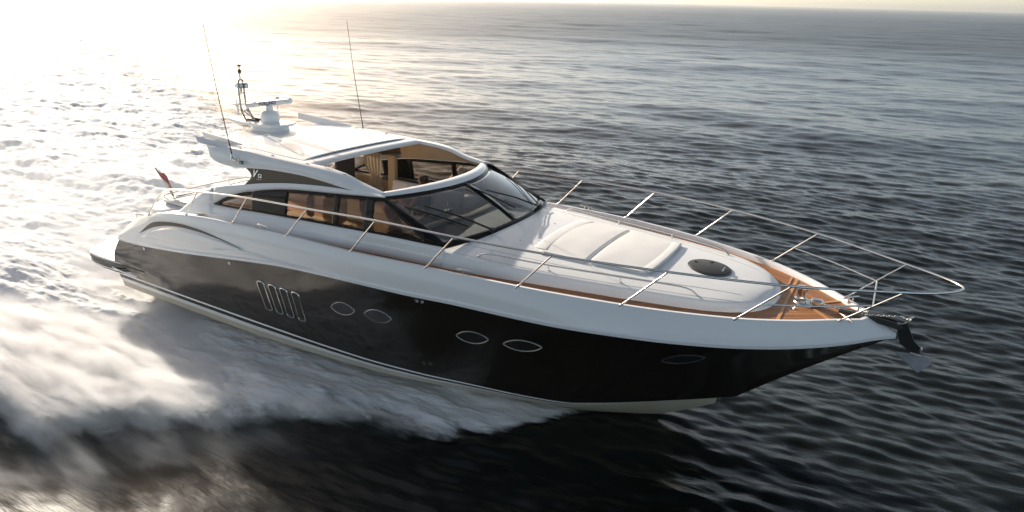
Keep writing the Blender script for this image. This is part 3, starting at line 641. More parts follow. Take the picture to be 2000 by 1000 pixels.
# dark side panel with the boat's model lettering
bl = pch([-8.30, -7.805, -7.052, -6.063], [.437, .541, .647, .716]); bu = pch([-8.30, -7.682, -7.074, -6.489, -6.063], [.732, .778, .792, .767, .722])
for sgn in (1, -1):
    g = (lambda q: q) if sgn > 0 else mir
    rows_ = []
    for t_ in np.linspace(0, 1, 9):
        x0 = -8.30 + .17 * math.sin(math.pi * min(max(t_, 0), 1)) ; x = x0 + (-6.06 - x0) * np.linspace(0, 1, 40); z = bl(x) * (1 - t_) + bu(x) * t_; rows_.append(g(srow(x, z, .012)))
    sb = MB(); sb.rows(*rows_); bp_ = build('side_panel', sb, 'brown', yacht, 40, solid=.03)
    c_ = -7.975; zc = .655
    y_ = -(ysf(c_, zc) - .006)
    if sgn > 0:
        letters('lettering', 'V', .17, (1, 0, .07), (0, .23, 1), (c_ - .085, y_, zc + .005), 'silver', bp_, .003, shear=.35)
        letters('lettering', '52', .085, (1, 0, .07), (0, .23, 1), (c_ + .055, y_, zc - .015), 'silver', bp_, .003, spacing=1.15)
        sb = MB(); sb.tube([(c_ - .02, y_ - .014, zc - .075), (c_ + .12, y_ - .012, zc - .067)], .005, 5); build('lettering', sb, 'silver', bp_, 60)
# aft spoilers on the roof corners
for sgn in (-1, 1):
    A = np.array([(-10.08, 1.33, 1.175), (-10.05, 1.30, 1.06), (-9.45, 1.31, 1.0), (-8.62, 1.38, 1.035), (-8.60, 1.39, 1.062), (-9.2, 1.36, 1.115)]) * [1, sgn, 1]
    if sgn < 0: A = A * [1, 1, 1] + np.array([[.31, .03, -.045], [.30, .03, -.03], [.1, 0, 0], [0, 0, 0], [0, 0, 0], [.06, 0, -.01]])
    sb = MB(); sb.plate(A, .03, (0, 1, .25)); build('spoiler', sb, 'white', yacht, 30)
    A = np.array([(-9.57, 1.58, 1.085), (-9.47, 1.62, 1.01), (-9.15, 1.58, .985), (-8.75, 1.54, 1.0), (-9.05, 1.47, 1.03)]) * [1, sgn, 1]
    sb = MB(); sb.plate(A, .025, (0, 0, 1)); build('spoiler', sb, 'white', yacht, 30)
# --- windscreen
def ws_pt(v, t_, d=0.0):
    y0 = 1.56 * v; y1 = 1.615 * v
    a = np.array([-4.865 - .222 * y0 ** 2, y0, .73 - .015 * y0 ** 2]); b_ = np.array([-3.77 - .135 * y1 ** 2, y1, .205 - .02 * y1 ** 2])
    p = a * (1 - t_) + b_ * t_; n = np.array([.42, .16 * v, .90]); n /= np.linalg.norm(n)
    return p + n * (d + .035 * math.sin(math.pi * t_))
def ws_patch(v0, v1, t0, t1, nv, nt, d=0.0): return np.array([[ws_pt(v, t_, d) for t_ in np.linspace(t0, t1, nt)] for v in np.linspace(v0, v1, nv)])
VM = .03; VA = .955; T0, T1 = .05, .92
sb = MB()
for a in ((-1, 1, 0, T0, 41, 3), (-1, 1, T1, 1.0, 41, 4), (-1, -VA, T0, T1, 4, 14), (VA, 1, T0, T1, 4, 14), (-VM, VM, T0, T1, 3, 14)): sb.grid(ws_patch(*a))
wsf = build('windscreen', sb, 'frit', yacht, 40, solid=.03)
for a in ((-VA, -VM), (VM, VA)):
    sb = MB(); sb.grid(ws_patch(a[0], a[1], T0, T1, 18, 14, -.008)); build('glass_pane', sb, 'screen_glass', wsf, 60, solid=.008)
# wipers: two arms side by side carrying a blade
for vb, vt, tt, vbl in ((-.45, -.80, .35, (-.93, .28, -.62, .80)), (.58, .02, .33, (-.08, .12, .16, .78)), (.62, .50, .18, None)):
    p0 = ws_pt(vb, .97, .05); p1 = ws_pt(vt, tt, .05); sb = MB()
    sb.lathe([(0, .03), (.03, .028), (.035, -.04)], p0, (.42, 0, .9), 10)
    if vbl:
        for d_ in (0, .05): sb.tube([p0 + [d_, d_ * .4, .0], blend(p0, p1, .5) + [d_, d_ * .4, .035], p1 + [d_ * .3, d_ * .4, .01]], .008, 6)
        wp = build('wiper', sb, 'rubber', yacht, 60)
        a, b_ = ws_pt(vbl[0], vbl[1], .03), ws_pt(vbl[2], vbl[3], .03); bb = MB(); bb.tube([a, blend(a, b_, .5) + [0, 0, .015], b_], .014, 6); build('wiper_blade', bb, 'rubber', wp, 60)
    else:
        a = ws_pt(.97, .36, .03); sb.tube([p0, blend(p0, a, .5) + [0, 0, .03], a], .010, 6); wp = build('wiper', sb, 'rubber', yacht, 60)
# --- guard rail with stanchions and pulpit
rail_s = [(-10.646, -2.0, -.47), (-10.327, -2.03, -.155), (-10.101, -2.05, .034), (-9.87, -2.07, .157), (-9.615, -2.09, .213), (-8.937, -2.12, .3), (-7.649, -2.15, .418), (-6.288, -2.16, .482), (-4.972, -2.13, .535), (-3.611, -2.119, .561), (-2.183, -2.025, .585), (-.777, -1.714, .585), (.571, -1.243, .57), (1.736, -.58, .55), (2.10, -.33, .55), (2.29, -.13, .554), (2.344, 0, .554)]
rp = cr(rail_s + [tuple(mir(p)) for p in rail_s[::-1][1:]], 260)
sb = MB(); sb.tube(rp, .0165, 8); gr_ = build('guard_rail', sb, 'steel', yacht, 60); tag(gr_, 'polished steel guard rail round the side decks and pulpit')
st = [((-9.34, -2.10, -.187), (-8.937, -2.12, .3)), ((-8.091, -2.13, -.104), (-7.649, -2.15, .418)), ((-6.8, -2.15, -.056), (-6.288, -2.16, .482)), ((-5.469, -2.14, -.044), (-4.972, -2.13, .535)), ((-4.092, -2.10, .008), (-3.611, -2.119, .561)), ((-2.679, -2.0, .021), (-2.183, -2.025, .585)), ((-1.328, -1.745, .008), (-.777, -1.714, .585)), ((0, -1.27, 0), (.571, -1.243, .57)), ((1.119, -.45, -.035), (1.736, -.58, .55))]
for g in (lambda q: np.array(q, float), mir):
    for a, b_ in st:
        a = g(a); b_ = g(b_); d = (b_ - a) / np.linalg.norm(b_ - a); sb = MB(); sb.tube([a - d * .02, b_], .0115, 8); sb.lathe([(.0125, .05), (.016, .045), (.016, .006), (.024, .002), (.024, -.02)], a, d, 10); build('stanchion', sb, 'steel', gr_, 60)
    q = cr([g((.266, -1.285, .276)), g((.87, -.93, .275)), g((1.441, -.487, .272))], 20); sb = MB(); sb.tube(q, .011, 8); build('mid_rail', sb, 'steel', gr_, 60)
sb = MB(); sb.tube([(1.441, -.487, .272), (1.441, .487, .272)], .011, 8); build('mid_rail', sb, 'steel', gr_, 60)
# --- cleats
def cleat(p, ang, parent=yacht):
    c_, s_ = math.cos(ang), math.sin(ang); D = np.array([c_, s_, 0]); p = np.array(p, float); sb = MB()
    q = cr([p + D * -.14 + [0, 0, .055], p + D * -.05 + [0, 0, .062], p + D * .05 + [0, 0, .062], p + D * .14 + [0, 0, .055]], 14); sb.tube(q, [.008, .011] + [.014] * 10 + [.011, .008], 8)
    for k in (-.04, .04): sb.tube([p + D * k - [0, 0, .02], p + D * k + [0, 0, .06]], .011, 8)
    return build('mooring_cleat', sb, 'steel', parent, 60)
for x in (-3.46, -7.35):
    yy = float(w_sheer(x)) - .04; an = math.atan2(-(float(w_sheer(x + .2)) - float(w_sheer(x - .2))), .4)
    cleat((x, -yy, float(z_sheer(x)) + .014), an); cleat((x, yy, float(z_sheer(x)) + .014), -an)
cleat((1.19, -.30, float(deck_z(1.19)) + .01), -.9); cleat((1.19, .36, float(deck_z(1.19)) + .06), .9)
cleat((-11.12, -1.90, -.62), .25)
# --- windlass, chain, bow roller
wz = float(deck_z(.62)); sb = MB(); sb.lathe([(0, .035), (.12, .033), (.135, .015), (.14, -.01)], (.64, .02, wz), (0, 0, 1), 24); sb.lathe([(.085, .03), (.085, .06), (.06, .075), (.055, .10), (.062, .16), (.085, .20), (.085, .225), (.05, .235), (0, .235)], (.60, .02, wz), (0, 0, 1), 20)
wl = build('windlass', sb, 'steel', yacht, 40)
sb = MB(); sb.box((.80, .02, wz + .05), (.16, .11, .09), bev=.025); build('chain_gypsy', sb, 'steel', wl, 40)
sb = MB(); sb.lathe([(0, .02), (.03, .018), (.035, -.01)], (.545, -.26, wz), (0, 0, 1), 12); build('foot_switch', sb, 'steel', wl, 40)
sb = MB()
for yy in (-.055, .055): sb.plate([(1.08, yy - .006, -.045), (1.55, yy - .006, -.03), (1.76, yy - .006, -.05), (1.84, yy - .006, -.09), (1.80, yy - .006, -.13), (1.60, yy - .006, -.11), (1.08, yy - .006, -.075)], .012, (0, 1, 0))
sb.plate([(1.08, -.055, -.068), (1.08, .055, -.068), (1.6, .055, -.095), (1.6, -.055, -.095)], .01, (0, 0, 1)); sb.lathe([(0, -.05), (.028, -.05), (.018, 0), (.028, .05), (0, .05)], (1.78, 0, -.085), (0, 1, 0), 14)
sb.tube([(1.30, -.055, -.05), (1.30, -.055, .02), (1.30, .055, .02), (1.30, .055, -.05)], .008, 6); sb.tube([(1.42, -.055, -.05), (1.42, -.055, .0), (1.42, .055, .0), (1.42, .055, -.05)], .008, 6)
build('bow_roller', sb, 'dark', yacht, 40)
# --- navigation light
sb = MB(); sb.box((-8.30, -1.672, .83), (.09, .04, .06), bev=.012); nl = build('navigation_light', sb, 'green', yacht, 40)
sb = MB(); sb.box((-8.36, -1.66, .865), (.03, .03, .03), bev=.006); build('light_bracket', sb, 'steel', nl, 40)
# --- aerials
for sgn in (-1, 1):
    a = np.array([-8.52, 1.665 * sgn, .86]); b_ = np.array([-8.90, 1.68 * sgn, 3.03 if sgn < 0 else 3.12])
    sb = MB(); q = cr([a, blend(a, b_, .1), blend(a, b_, .55) + [-.02, 0, 0], b_], 30); sb.tube(q, np.r_[np.full(4, .013), np.linspace(.009, .0055 if sgn < 0 else .0045, 26)], 6); wa = build('whip_aerial', sb, 'dark', yacht, 60)
    sb = MB(); sb.tube([a - [0, -.03 * sgn, .02], a + [-.012, 0, .08]], .02, 8); sb.box(a + [.03, -.02 * sgn, -.02], (.08, .04, .035), bev=.008); build('aerial_mount', sb, 'steel', wa, 40)
# --- radar arch and electronics
sb = MB(); o_ = np.array([(-10.52, -.14), (-10.52, .14), (-9.85, .34), (-9.10, .34), (-8.98, .15), (-8.98, -.15), (-9.10, -.34), (-9.85, -.34)])
sb.plate([(x, y, 1.135 + .02 * (x + 10.6) * .7) for x, y in o_], .045, (0, 0, 1)); ra = build('radar_plinth', sb, 'white', yacht, 30)
sb = MB(); q0 = cr([(-9.72, -.22), (-9.16, -.21), (-9.06, 0), (-9.16, .21), (-9.72, .22), (-9.78, 0)], 32, closed=True)
sb.rows(*[np.stack([-9.42 + (q0[:, 0] + 9.42) * s_, q0[:, 1] * s_, np.full(32, z)], 1) for s_, z in ((1.10, .97), (1.03, 1.04), (.98, 1.12), (.95, 1.165))], cv=True); build('plinth_base', sb, 'white', ra, 40)
rc = np.array([-9.43, 0, 1.20]); sb = MB(); sb.lathe([(.17, 0), (.18, .03), (.185, .10), (.17, .17), (.13, .215), (.07, .23), (.065, .32), (0, .32)], rc, (0, 0, 1), 28); rad = build('radar_scanner', sb, 'white', yacht, 40)
sb = MB(); sb.lathe([(.155, -.045), (.175, -.03), (.175, .0)], rc, (0, 0, 1), 24); build('scanner_foot', sb, 'steel', rad, 40)
bd = np.array([1.17, .03, .20]); bd /= np.linalg.norm(bd); bc = rc + [-.01, 0, .36]
sb = MB(); prof = [(.050, -.02), (.058, .0), (.050, .03), (.02, .055), (-.02, .055), (-.05, .03), (-.058, .0), (-.05, -.03), (-.02, -.05), (.02, -.05)]
side_ = np.cross([0, 0, 1], bd); side_ /= np.linalg.norm(side_); u2 = np.cross(bd, side_)
rings = [[bc + bd * l_ + side_ * a * s_ + u2 * b_ * s_ for a, b_ in prof] for l_, s_ in ((-.60, .75), (-.585, 1), (.585, 1), (.60, .75))]
sb.grid(np.array(rings), cv=True); sb.add(rings[0], [tuple(range(10))]); sb.add(rings[-1], [tuple(reversed(range(10)))]); sa = build('scanner_bar', sb, 'white', rad, 40)
letters('lettering', 'FURUNO', .105, bd, u2, bc - side_ * .059 + bd * .02 + u2 * 0.0, 'navy', sa, .002, spacing=1.15)
sb = MB(); hp = lambda p: np.array(p, float)
hoop = cr([(-10.15, .20, 1.17), (-10.30, .19, 1.36), (-10.33, .18, 1.60), (-10.33, .17, 1.82), (-10.30, .12, 1.92), (-10.2, 0, 1.95), (-10.10, -.12, 1.94), (-10.06, -.17, 1.82), (-10.04, -.18, 1.60), (-10.0, -.19, 1.36), (-9.86, -.20, 1.18)], 60)
sb.tube(hoop, .019, 8); sb.tube([(-10.32, .175, 1.70), (-10.05, -.175, 1.68)], .011, 8); sb.tube([(-10.31, .19, 1.42), (-10.05, .1, 1.2)], .013, 8); sb.tube([(-10.02, -.19, 1.42), (-9.72, -.1, 1.2)], .013, 8); sb.tube([(-10.2, 0, 1.95), (-10.2, 0, 2.12)], .013, 8)
ms = build('light_mast', sb, 'mast_steel', yacht, 60)
sb = MB(); sb.lathe([(.028, 0), (.032, .01), (.032, .07), (.028, .08), (0, .08)], (-10.2, 0, 2.06), (0, 0, 1), 14); build('all_round_light', sb, 'rubber', ms, 40)
sb = MB(); sb.lathe([(.012, 0), (.012, .05), (.045, .06), (.03, .09), (0, .10)], (-10.2, 0, 2.14), (0, 0, 1), 14); build('wind_sensor', sb, 'dark', ms, 40)
sb = MB(); sb.box((-10.22, .03, 1.83), (.17, .22, .10), rotz(-.25), .02); sl = build('searchlight', sb, 'white', yacht, 40)
sb = MB(); sb.box((-10.13, -.005, 1.83), (.02, .20, .09), rotz(-.25), .006); build('lamp_face', sb, 'dark', sl, 40)
for dy in (-.05, .05):
    sb = MB(); c_ = rotz(-.25) @ np.array([.103, dy - .0, 0]) + np.array([-10.22, .03, 1.83]); sb.lathe([(0, .004), (.034, .003), (.036, -.004)], c_, rotz(-.25) @ np.array([1, 0, 0]), 14); build('lamp_lens', sb, 'chrome_trim', sl, 40)
sb = MB(); sb.tube([(-10.2, 0, 1.70), (-10.2, 0, 1.79)], .02, 8); sb.lathe([(0, .02), (.05, .012), (.05, 0)], (-10.2, 0, 1.69), (0, 0, 1), 12); build('lamp_pedestal', sb, 'steel', sl, 40)
sb = MB(); sb.tube([(-10.72, .30, 1.16), (-10.72, .30, 1.30), (-10.75, .30, 1.38)], [.018, .018, .05], 10); sb.lathe([(.05, -.01), (.165, .012), (.16, .03), (.05, .045), (.012, .05), (.006, .20), (0, .20)], (-10.75, .30, 1.38), (0, 0, 1), 24); build('satellite_dome', sb, 'white', yacht, 40)
sb = MB(); sb.tube([(-9.36, .14, 1.2), (-9.36, .14, 1.60)], .010, 6); sb.lathe([(0, -.05), (.035, -.045), (.052, 0), (.045, .03), (.025, .05), (0, .055)], (-9.36, .14, 1.63), (0, 0, 1), 14); build('gps_aerial', sb, 'white', yacht, 40)
for dy in (.10, -.06):
    sb = MB(); sb.tube([(-9.95, dy - .05, 1.21), (-9.72, dy - .05, 1.205)], .02, 8); sb.lathe([(.02, -.06), (.028, -.03), (.052, .02), (.05, .022), (.02, -.02), (0, -.03)], (-9.70, dy - .05, 1.205), (1, -.2, 0), 14); build('horn', sb, 'dark', yacht, 60)
sb = MB(); sb.tube(cr([(-9.95, -.16, 1.18), (-9.98, -.18, 1.32), (-9.90, -.2, 1.41), (-9.78, -.2, 1.36)], 16), .014, 8); build('deck_light', sb, 'steel', yacht, 60)
# --- cockpit, transom
MAT['cockpit'] = MAT['deck_white']
sb = MB(); sb.plate([(-11.6, -1.7, -1.0), (-11.6, 1.7, -1.0), (-9.0, 1.7, -1.0), (-9.0, -1.7, -1.0)], .04, (0, 0, 1)); build('cockpit_sole', sb, 'teak_plank', yacht, 0)
for sgn in (1, -1):
    g = (lambda q: q) if sgn > 0 else mir
    q = np.linspace(-11.6, -9.2, 30); sb = MB(); sb.rows(g(np.stack([q, -(w_sheer(q) - .06), z_sheer(q)], 1)), g(np.stack([q, 0 * q - 1.72, z_sheer(q) - .01], 1)), g(np.stack([q, 0 * q - 1.68, 0 * q - 1.0], 1))); build('cockpit_coaming', sb, 'white', yacht, 40)
sb = MB(); q0 = cr([(-11.75, -1.15), (-11.72, 1.15), (-10.9, 1.25), (-10.75, 0), (-10.9, -1.25)], 40, closed=True)
sb.rows(*[np.stack([-11.25 + (q0[:, 0] + 11.25) * s_, q0[:, 1] * s_, np.full(40, z)], 1) for s_, z in ((1.0, -1.5), (1.0, -.72), (.98, -.62), (.93, -.585))], cv=True); top = np.stack([-11.25 + (q0[:, 0] + 11.25) * .93, q0[:, 1] * .93, np.full(40, -.585)], 1); sb.add(top, [tuple(range(40))]); sd = build('aft_sunpad', sb, 'white', yacht, 40)
sb = MB(); sb.box((-11.18, -.3, -.52), (.75, 1.6, .11), bev=.04); build('aft_cushion', sb, 'leather', sd, 40)
sb = MB(); sb.box((-11.35, -1.12, -.80), (.5, .22, .25), bev=.05); lk = build('transom_locker', sb, 'white', yacht, 40)
for k in (0, 1):
    sb = MB(); sb.box((-11.28 + k * .10, -1.235, -.82), (.05, .012, .05), bev=.004); build('socket_cover', sb, 'dark', lk, 30)
sb = MB(); sb.tube(cr([(-11.5, -1.05, -.58), (-11.52, -1.05, -.45), (-11.5, -1.0, -.40), (-11.5, 0, -.385), (-11.48, .5, -.385), (-11.3, .95, -.39), (-11.25, 1.0, -.55)], 50), .014, 8)
sb.tube(cr([(-11.4, -.9, -.45), (-11.4, 0, -.48), (-11.38, .6, -.46), (-11.3, .9, -.43)], 40), .011, 8)
for yy in (-.5, .0, .5): sb.tube([(-11.5, yy, -.60), (-11.5, yy, -.39)], .011, 8)
build('transom_rail', sb, 'steel', yacht, 60)
sb = MB(); sb.tube(cr([(-11.60, -1.0, -.48), (-11.58, -.97, -.60), (-11.58, -.94, -.72)], 10), .02, 8); build('stern_light', sb, 'rubber', yacht, 40)
# --- saloon interior
sb = MB(); sb.plate([(-9.1, -1.62, -.92), (-9.1, 1.62, -.92), (-4.3, 1.55, -.92), (-4.3, -1.55, -.92)], .03, (0, 0, 1)); build('saloon_sole', sb, 'carpet', yacht, 0)
for sgn in (1, -1):
    g = (lambda q: q) if sgn > 0 else mir
    q = np.linspace(-9.0, -4.3, 40); sb = MB(); sb.rows(g(np.stack([q, -(ysf(q, win_b(q)) - .075), win_b(q) - .005], 1)), g(np.stack([q, -(ysf(q, win_b(q)) - .16), win_b(q) - .02], 1)), g(np.stack([q, -(ysf(q, win_b(q)) - .19), win_b(q) - .14], 1)), g(np.stack([q, 0 * q - 1.56, 0 * q - .9], 1))); build('cabin_lining', sb, 'tan', yacht, 30)
    q = np.linspace(-8.0, -5.9, 20); sb = MB(); sb.rows(g(np.stack([q, -(ysf(q, win_b(q)) - .12), win_b(q) + .004], 1)), g(np.stack([q, -(ysf(q, win_b(q)) - .17), win_b(q) + .0], 1)), g(np.stack([q, -(ysf(q, win_b(q)) - .18), win_b(q) - .06], 1))); build('window_ledge', sb, 'dark', yacht, 30)
# aft bulkhead between saloon and cockpit: dark doorway glass and tan post
sb = MB(); sb.box((-8.75, 1.30, .05), (.06, .56, 1.5), bev=.01); sb.box((-8.75, -.9, .05), (.06, .16, 1.5), bev=.01); sb.box((-8.75, 0.2, .82), (.06, 2.7, .14), bev=.01); bh = build('saloon_bulkhead', sb, 'dash', yacht, 30)
sb = MB(); sb.box((-8.25, 1.30, -.52), (.75, .5, .74), bev=.03); build('side_cabinet', sb, 'beige', yacht, 30)
sb = MB(); sb.box((-7.62, 1.50, .16), (.20, .10, .82), bev=.02); build('window_post', sb, 'tan', yacht, 30)
# port sofa: seat, backs
sb = MB(); sb.box((-6.55, 1.05, -.62), (2.1, .95, .5), bev=.05); so = build('sofa_base', sb, 'beige', yacht, 40); 
for k, (x0, x1) in enumerate(((-7.55, -6.75), (-6.73, -5.55))):
    sb = MB(); sb.box(((x0 + x1) / 2, .98, -.33), (x1 - x0, .85, .14), bev=.05); build('seat_cushion', sb, 'sofa', so, 40)
for x0, x1 in ((-7.5, -6.45), (-6.43, -5.78), (-5.76, -5.35)):
    sb = MB(); sb.box(((x0 + x1) / 2, 1.36, -.12), (x1 - x0, .16, .42), rotx(-.12), .05); build('back_cushion', sb, 'sofa', so, 40)
# starboard helm seat and galley unit seen through the side glass
sb = MB(); sb.box((-7.25, -1.15, -.52), (1.5, .55, .8), bev=.04); build('galley_unit', sb, 'tan', yacht, 40)
sb = MB(); sb.box((-6.75, -1.10, .16), (.42, .30, .5), roty(.1), .08); sb.box((-6.5, -1.10, -.2), (.5, .55, .14), bev=.05); sb.box((-6.5, -1.1, -.55), (.2, .2, .65), bev=.03); hsx = build('helm_seat', sb, 'tan', yacht, 40)
sb = MB(); sb.box((-7.05, -1.36, .22), (.16, .12, .40), roty(.08), .05); build('window_post', sb, 'tan', yacht, 30)
# dashboard
def dsh(y, x, z): return (x, y, z)
sb = MB(); yd2 = np.linspace(-1.5, 1.5, 41)
def dr(xo, zo, hump=0): return np.stack([xo - .13 * yd2 ** 2, yd2, zo - .02 * yd2 ** 2 + hump * np.exp(-((yd2 + .75) / .42) ** 4)], 1)
sb.rows(dr(-3.84, .10), dr(-3.86, .15), dr(-4.15, .20), dr(-4.6, .22, .03), dr(-4.92, .22, .07), dr(-5.06, .13, .04), dr(-5.12, -.05), dr(-5.10, -.9)); da = build('dashboard', sb, 'dash', yacht, 40)
sb = MB(); sb.rows(dr(-4.55, .224, .026) , dr(-4.57, .236, .03), dr(-4.70, .238, .038), dr(-4.72, .228, .04)); build('dash_trim', sb, 'beige', da, 40)
sb = MB(); q = np.linspace(0, 2 * math.pi, 28, endpoint=False); wc = np.array([-5.22, -.72, .19]); ax_u = np.array([0, 1.0, 0]); ax_v = np.array([-.55, 0, .83])
sb.tube([wc + .19 * (math.cos(a) * ax_u + math.sin(a) * ax_v) for a in q], .014, 8, closed=True)
for a in (R(90), R(210), R(330)): sb.tube([wc, wc + .19 * (math.cos(a) * ax_u + math.sin(a) * ax_v)], .012, 6)
sb.tube([wc, wc + [.14, 0, .09]], .03, 8); build('steering_wheel', sb, 'steel', yacht, 60)
sb = MB(); sb.box((-5.0, -.25, .25), (.10, .16, .05), bev=.015); sb.tube([(-5.0, -.28, .26), (-5.08, -.28, .38)], .012, 6); sb.tube([(-5.0, -.22, .26), (-5.05, -.22, .38)], .012, 6); build('throttle', sb, 'steel', yacht, 40)
# --- sun cushions on the foredeck
def pad(name, label, outline, zt, thick, piping=True):
    c = np.mean(outline, 0); o = thing(name, label, 'sun cushion', tuple(roof_pt(*c)), 'sun cushions on the foredeck')
    q = np.array(cr(outline, 64, closed=True)); cc = q.mean(0)
    def ring(inn, dz): 
        p = cc + (q - cc) * (1 - inn); return np.array([roof_pt(x, y) + [0, 0, dz] for x, y in p])
    rows_ = [ring(.02, -.01), ring(0, .02), ring(0, thick * .7), ring(.035, thick * .97), ring(.09, thick), ring(.3, thick + .006), ring(.6, thick + .01), ring(.97, thick + .012)]
    sb = MB(); sb.grid(np.array(rows_), cv=True); sb.add(rows_[-1], [tuple(range(64))]); k = build('pad', sb, 'leather', o, 50)
    return o, k, ring
def rect(x0, x1, y0a, y1a, y0b, y1b, bulge, r=.06):
    """Pad outline: aft edge at x0 (bulging aft), front edge at x1 (bulging forward)."""
    P = []
    for t_ in np.linspace(0.03, .97, 9): P.append((x0[0] - x0[1] * (1 - (2 * t_ - 1) ** 2), y0a + (y1a - y0a) * t_))
    for t_ in np.linspace(.04, .96, 9): P.append((x0[0] + (x1[0] - x0[0]) * t_, y1a + (y1b - y1a) * t_))
    for t_ in np.linspace(.97, .03, 9): P.append((x1[0] + x1[1] * (1 - (2 * t_ - 1) ** 2), y0b + (y1b - y0b) * t_))
    for t_ in np.linspace(.96, .04, 9): P.append((x0[0] + (x1[0] - x0[0]) * t_, y0a + (y0b - y0a) * t_))
    return P
oa, ka, ringa = pad('sunbathing_cushion', 'white aft sun cushion nearest the windscreen with a broad padded border', rect((-2.92, .10), (-2.19, 0), -.98, .98, -.93, .93, 0), .2, .032)
of, kf, ringf = pad('sunbathing_cushion', 'white forward sun cushion next to the round hatch with a thick rounded front roll', rect((-2.14, 0), (-1.34, .10), -.92, .92, -.80, .80, 0), .2, .032)
# border rolls, sub-parts of the pads
def roll(parent, pts, w_, h_):
    q = cr(pts, 40); P = [roof_pt(x, y) + [0, 0, .039] for x, y in q]; sb = MB(); prof = [(-1, 0), (-.92, .6), (-.6, .95), (0, 1.0), (.6, .95), (.92, .6), (1, 0)]
    tg = np.gradient(np.array(P), axis=0); tg /= np.linalg.norm(tg, axis=1)[:, None]; nr = np.cross([0, 0, 1.0], tg)
    rows_ = np.array([[P[i] + nr[i] * a * w_ / 2 + np.array([0, 0, -.012 + h_ * b_]) for a, b_ in prof] for i in range(len(P))]); sb.grid(rows_); sb.add(rows_[0], [tuple(range(7))]); sb.add(rows_[-1], [tuple(reversed(range(7)))])
    return build('border_roll', sb, 'leather', parent, 50)
roll(ka, [(-2.92, -.88), (-2.955, -.5), (-2.965, 0), (-2.955, .5), (-2.92, .88)], .22, .012)
roll(kf, [(-1.36, -.74), (-1.325, -.4), (-1.315, 0), (-1.325, .4), (-1.36, .74)], .17, .013)
for kk, (xa2, xb2, ya2, yb2) in ((ka, (-2.84, -2.2, .90, .86)), (kf, (-2.13, -1.44, .85, .76))):
    for sgn in (-1, 1): roll(kk, [(xa2, sgn * ya2), ((xa2 + xb2) / 2, sgn * (ya2 + yb2) / 2), (xb2, sgn * yb2)], .10, .006)
# --- anchor hanging from the bow roller
an_ = thing('anchor', 'grey plough anchor hanging from the bow roller ahead of the stem', 'anchor', (1.95, 0, -.2))
sb = MB(); sb.plate([(1.76, -.012, -.10), (1.87, -.012, -.03), (1.99, -.012, -.25), (2.09, -.012, -.33), (2.09, -.012, -.40), (1.97, -.012, -.40), (1.85, -.012, -.33)], .024, (0, 1, 0)); build('shank', sb, 'rubber', an_, 30)
sb = MB(); sb.tube([(1.98, -.05, -.40), (2.10, -.05, -.415)], .012, 6); sb.lathe([(0, -.03), (.018, -.03), (.018, .03), (0, .03)], (2.09, 0, -.345), (0, 1, 0), 10); build('roll_pin', sb, 'steel', an_, 40)
sb = MB()
for sg in (-1, 1):
    a = np.array([(1.83, 0, -.455), (1.95, 0, -.435), (2.08, 0, -.43), (2.20, 0, -.45), (2.235, 0, -.475)]); b_ = np.array([(1.84, .01 * sg, -.47), (1.93, .06 * sg, -.505), (2.03, .11 * sg, -.565), (2.11, .13 * sg, -.60), (2.19, .07 * sg, -.535)])
    sb.rows(a, blend(a, b_, .5) + [.01, 0, -.006], b_, b_ - [0, 0, .014], blend(a, b_, .5) - [0, 0, .024], a - [0, 0, .02])
build('fluke', sb, 'anchor', an_, 40)
sb = MB(); sb.tube([(2.06, .05, -.42), (2.28, .02, -.385)], .010, 6); build('trip_ring', sb, 'anchor', an_, 40)
sb = MB(); sb.tube(cr([(1.86, -.03, .02), (1.92, 0, .06), (1.90, .03, .0), (1.86, 0, -.03)], 16, closed=True), .010, 6, closed=True); build('shackle', sb, 'steel', an_, 60)
# anchor chain from the windlass to the shackle
ch = MB(); q = cr([(.86, .02, -.03), (1.2, .01, -.045), (1.5, -.0, -.03), (1.75, 0, .02), (1.88, 0, .02)], 34)
for k in range(33):
    a = q[k]; d = q[k + 1] - q[k]; L_ = np.linalg.norm(d); d /= L_; s_ = np.cross(d, [0, 0, 1.0]); s_ /= np.linalg.norm(s_); v_ = np.cross(s_, d); w_ = s_ if k % 2 else v_
    ch.tube([a + d * L_ * .5 + d * .024 * math.cos(t_) + w_ * .013 * math.sin(t_) for t_ in np.linspace(0, 2 * math.pi, 8, endpoint=False)], .0055, 5, closed=True)
o = build('anchor_chain', ch, 'steel', None, 60, origin=(.86, .02, -.03)); tag(o, 'bright steel anchor chain running from windlass to bow roller', 'chain')
# --- ensign at the stern
en = thing('ensign', 'red and white ensign on a black staff leaning over the stern', 'flag', (-11.5, -.858, -.455))
sb = MB(); sb.tube([(-11.5, -.858, -.50), (-11.9, -.931, .073)], [.016, .011], 8); build('flagstaff', sb, 'dark', en, 60)
a = np.array([-11.86, -.925, .02]); b_ = np.array([-11.62, -.88, -.30]); P = []; Q = []
for i in range(13):
    t_ = i / 12; p = blend(a, b_, t_); row = []
    for j in range(11):
        u_ = j / 10; row.append(p + np.array([.17 * u_ - .02 * math.sin(u_ * 9 + t_ * 2), .05 * math.sin(u_ * 7 + t_ * 5), -.05 * u_ * (1 + t_) + .02 * u_]))
    P.append(row)
P = np.array(P); sb = MB(); sb.grid(P[:, :6]); f1 = build('cloth', sb, 'flagwhite', en, 60, solid=.003); sb = MB(); sb.grid(P[:, 5:]); tag(build('cloth', sb, 'red', en, 60, solid=.003), 'red fly of the flag')
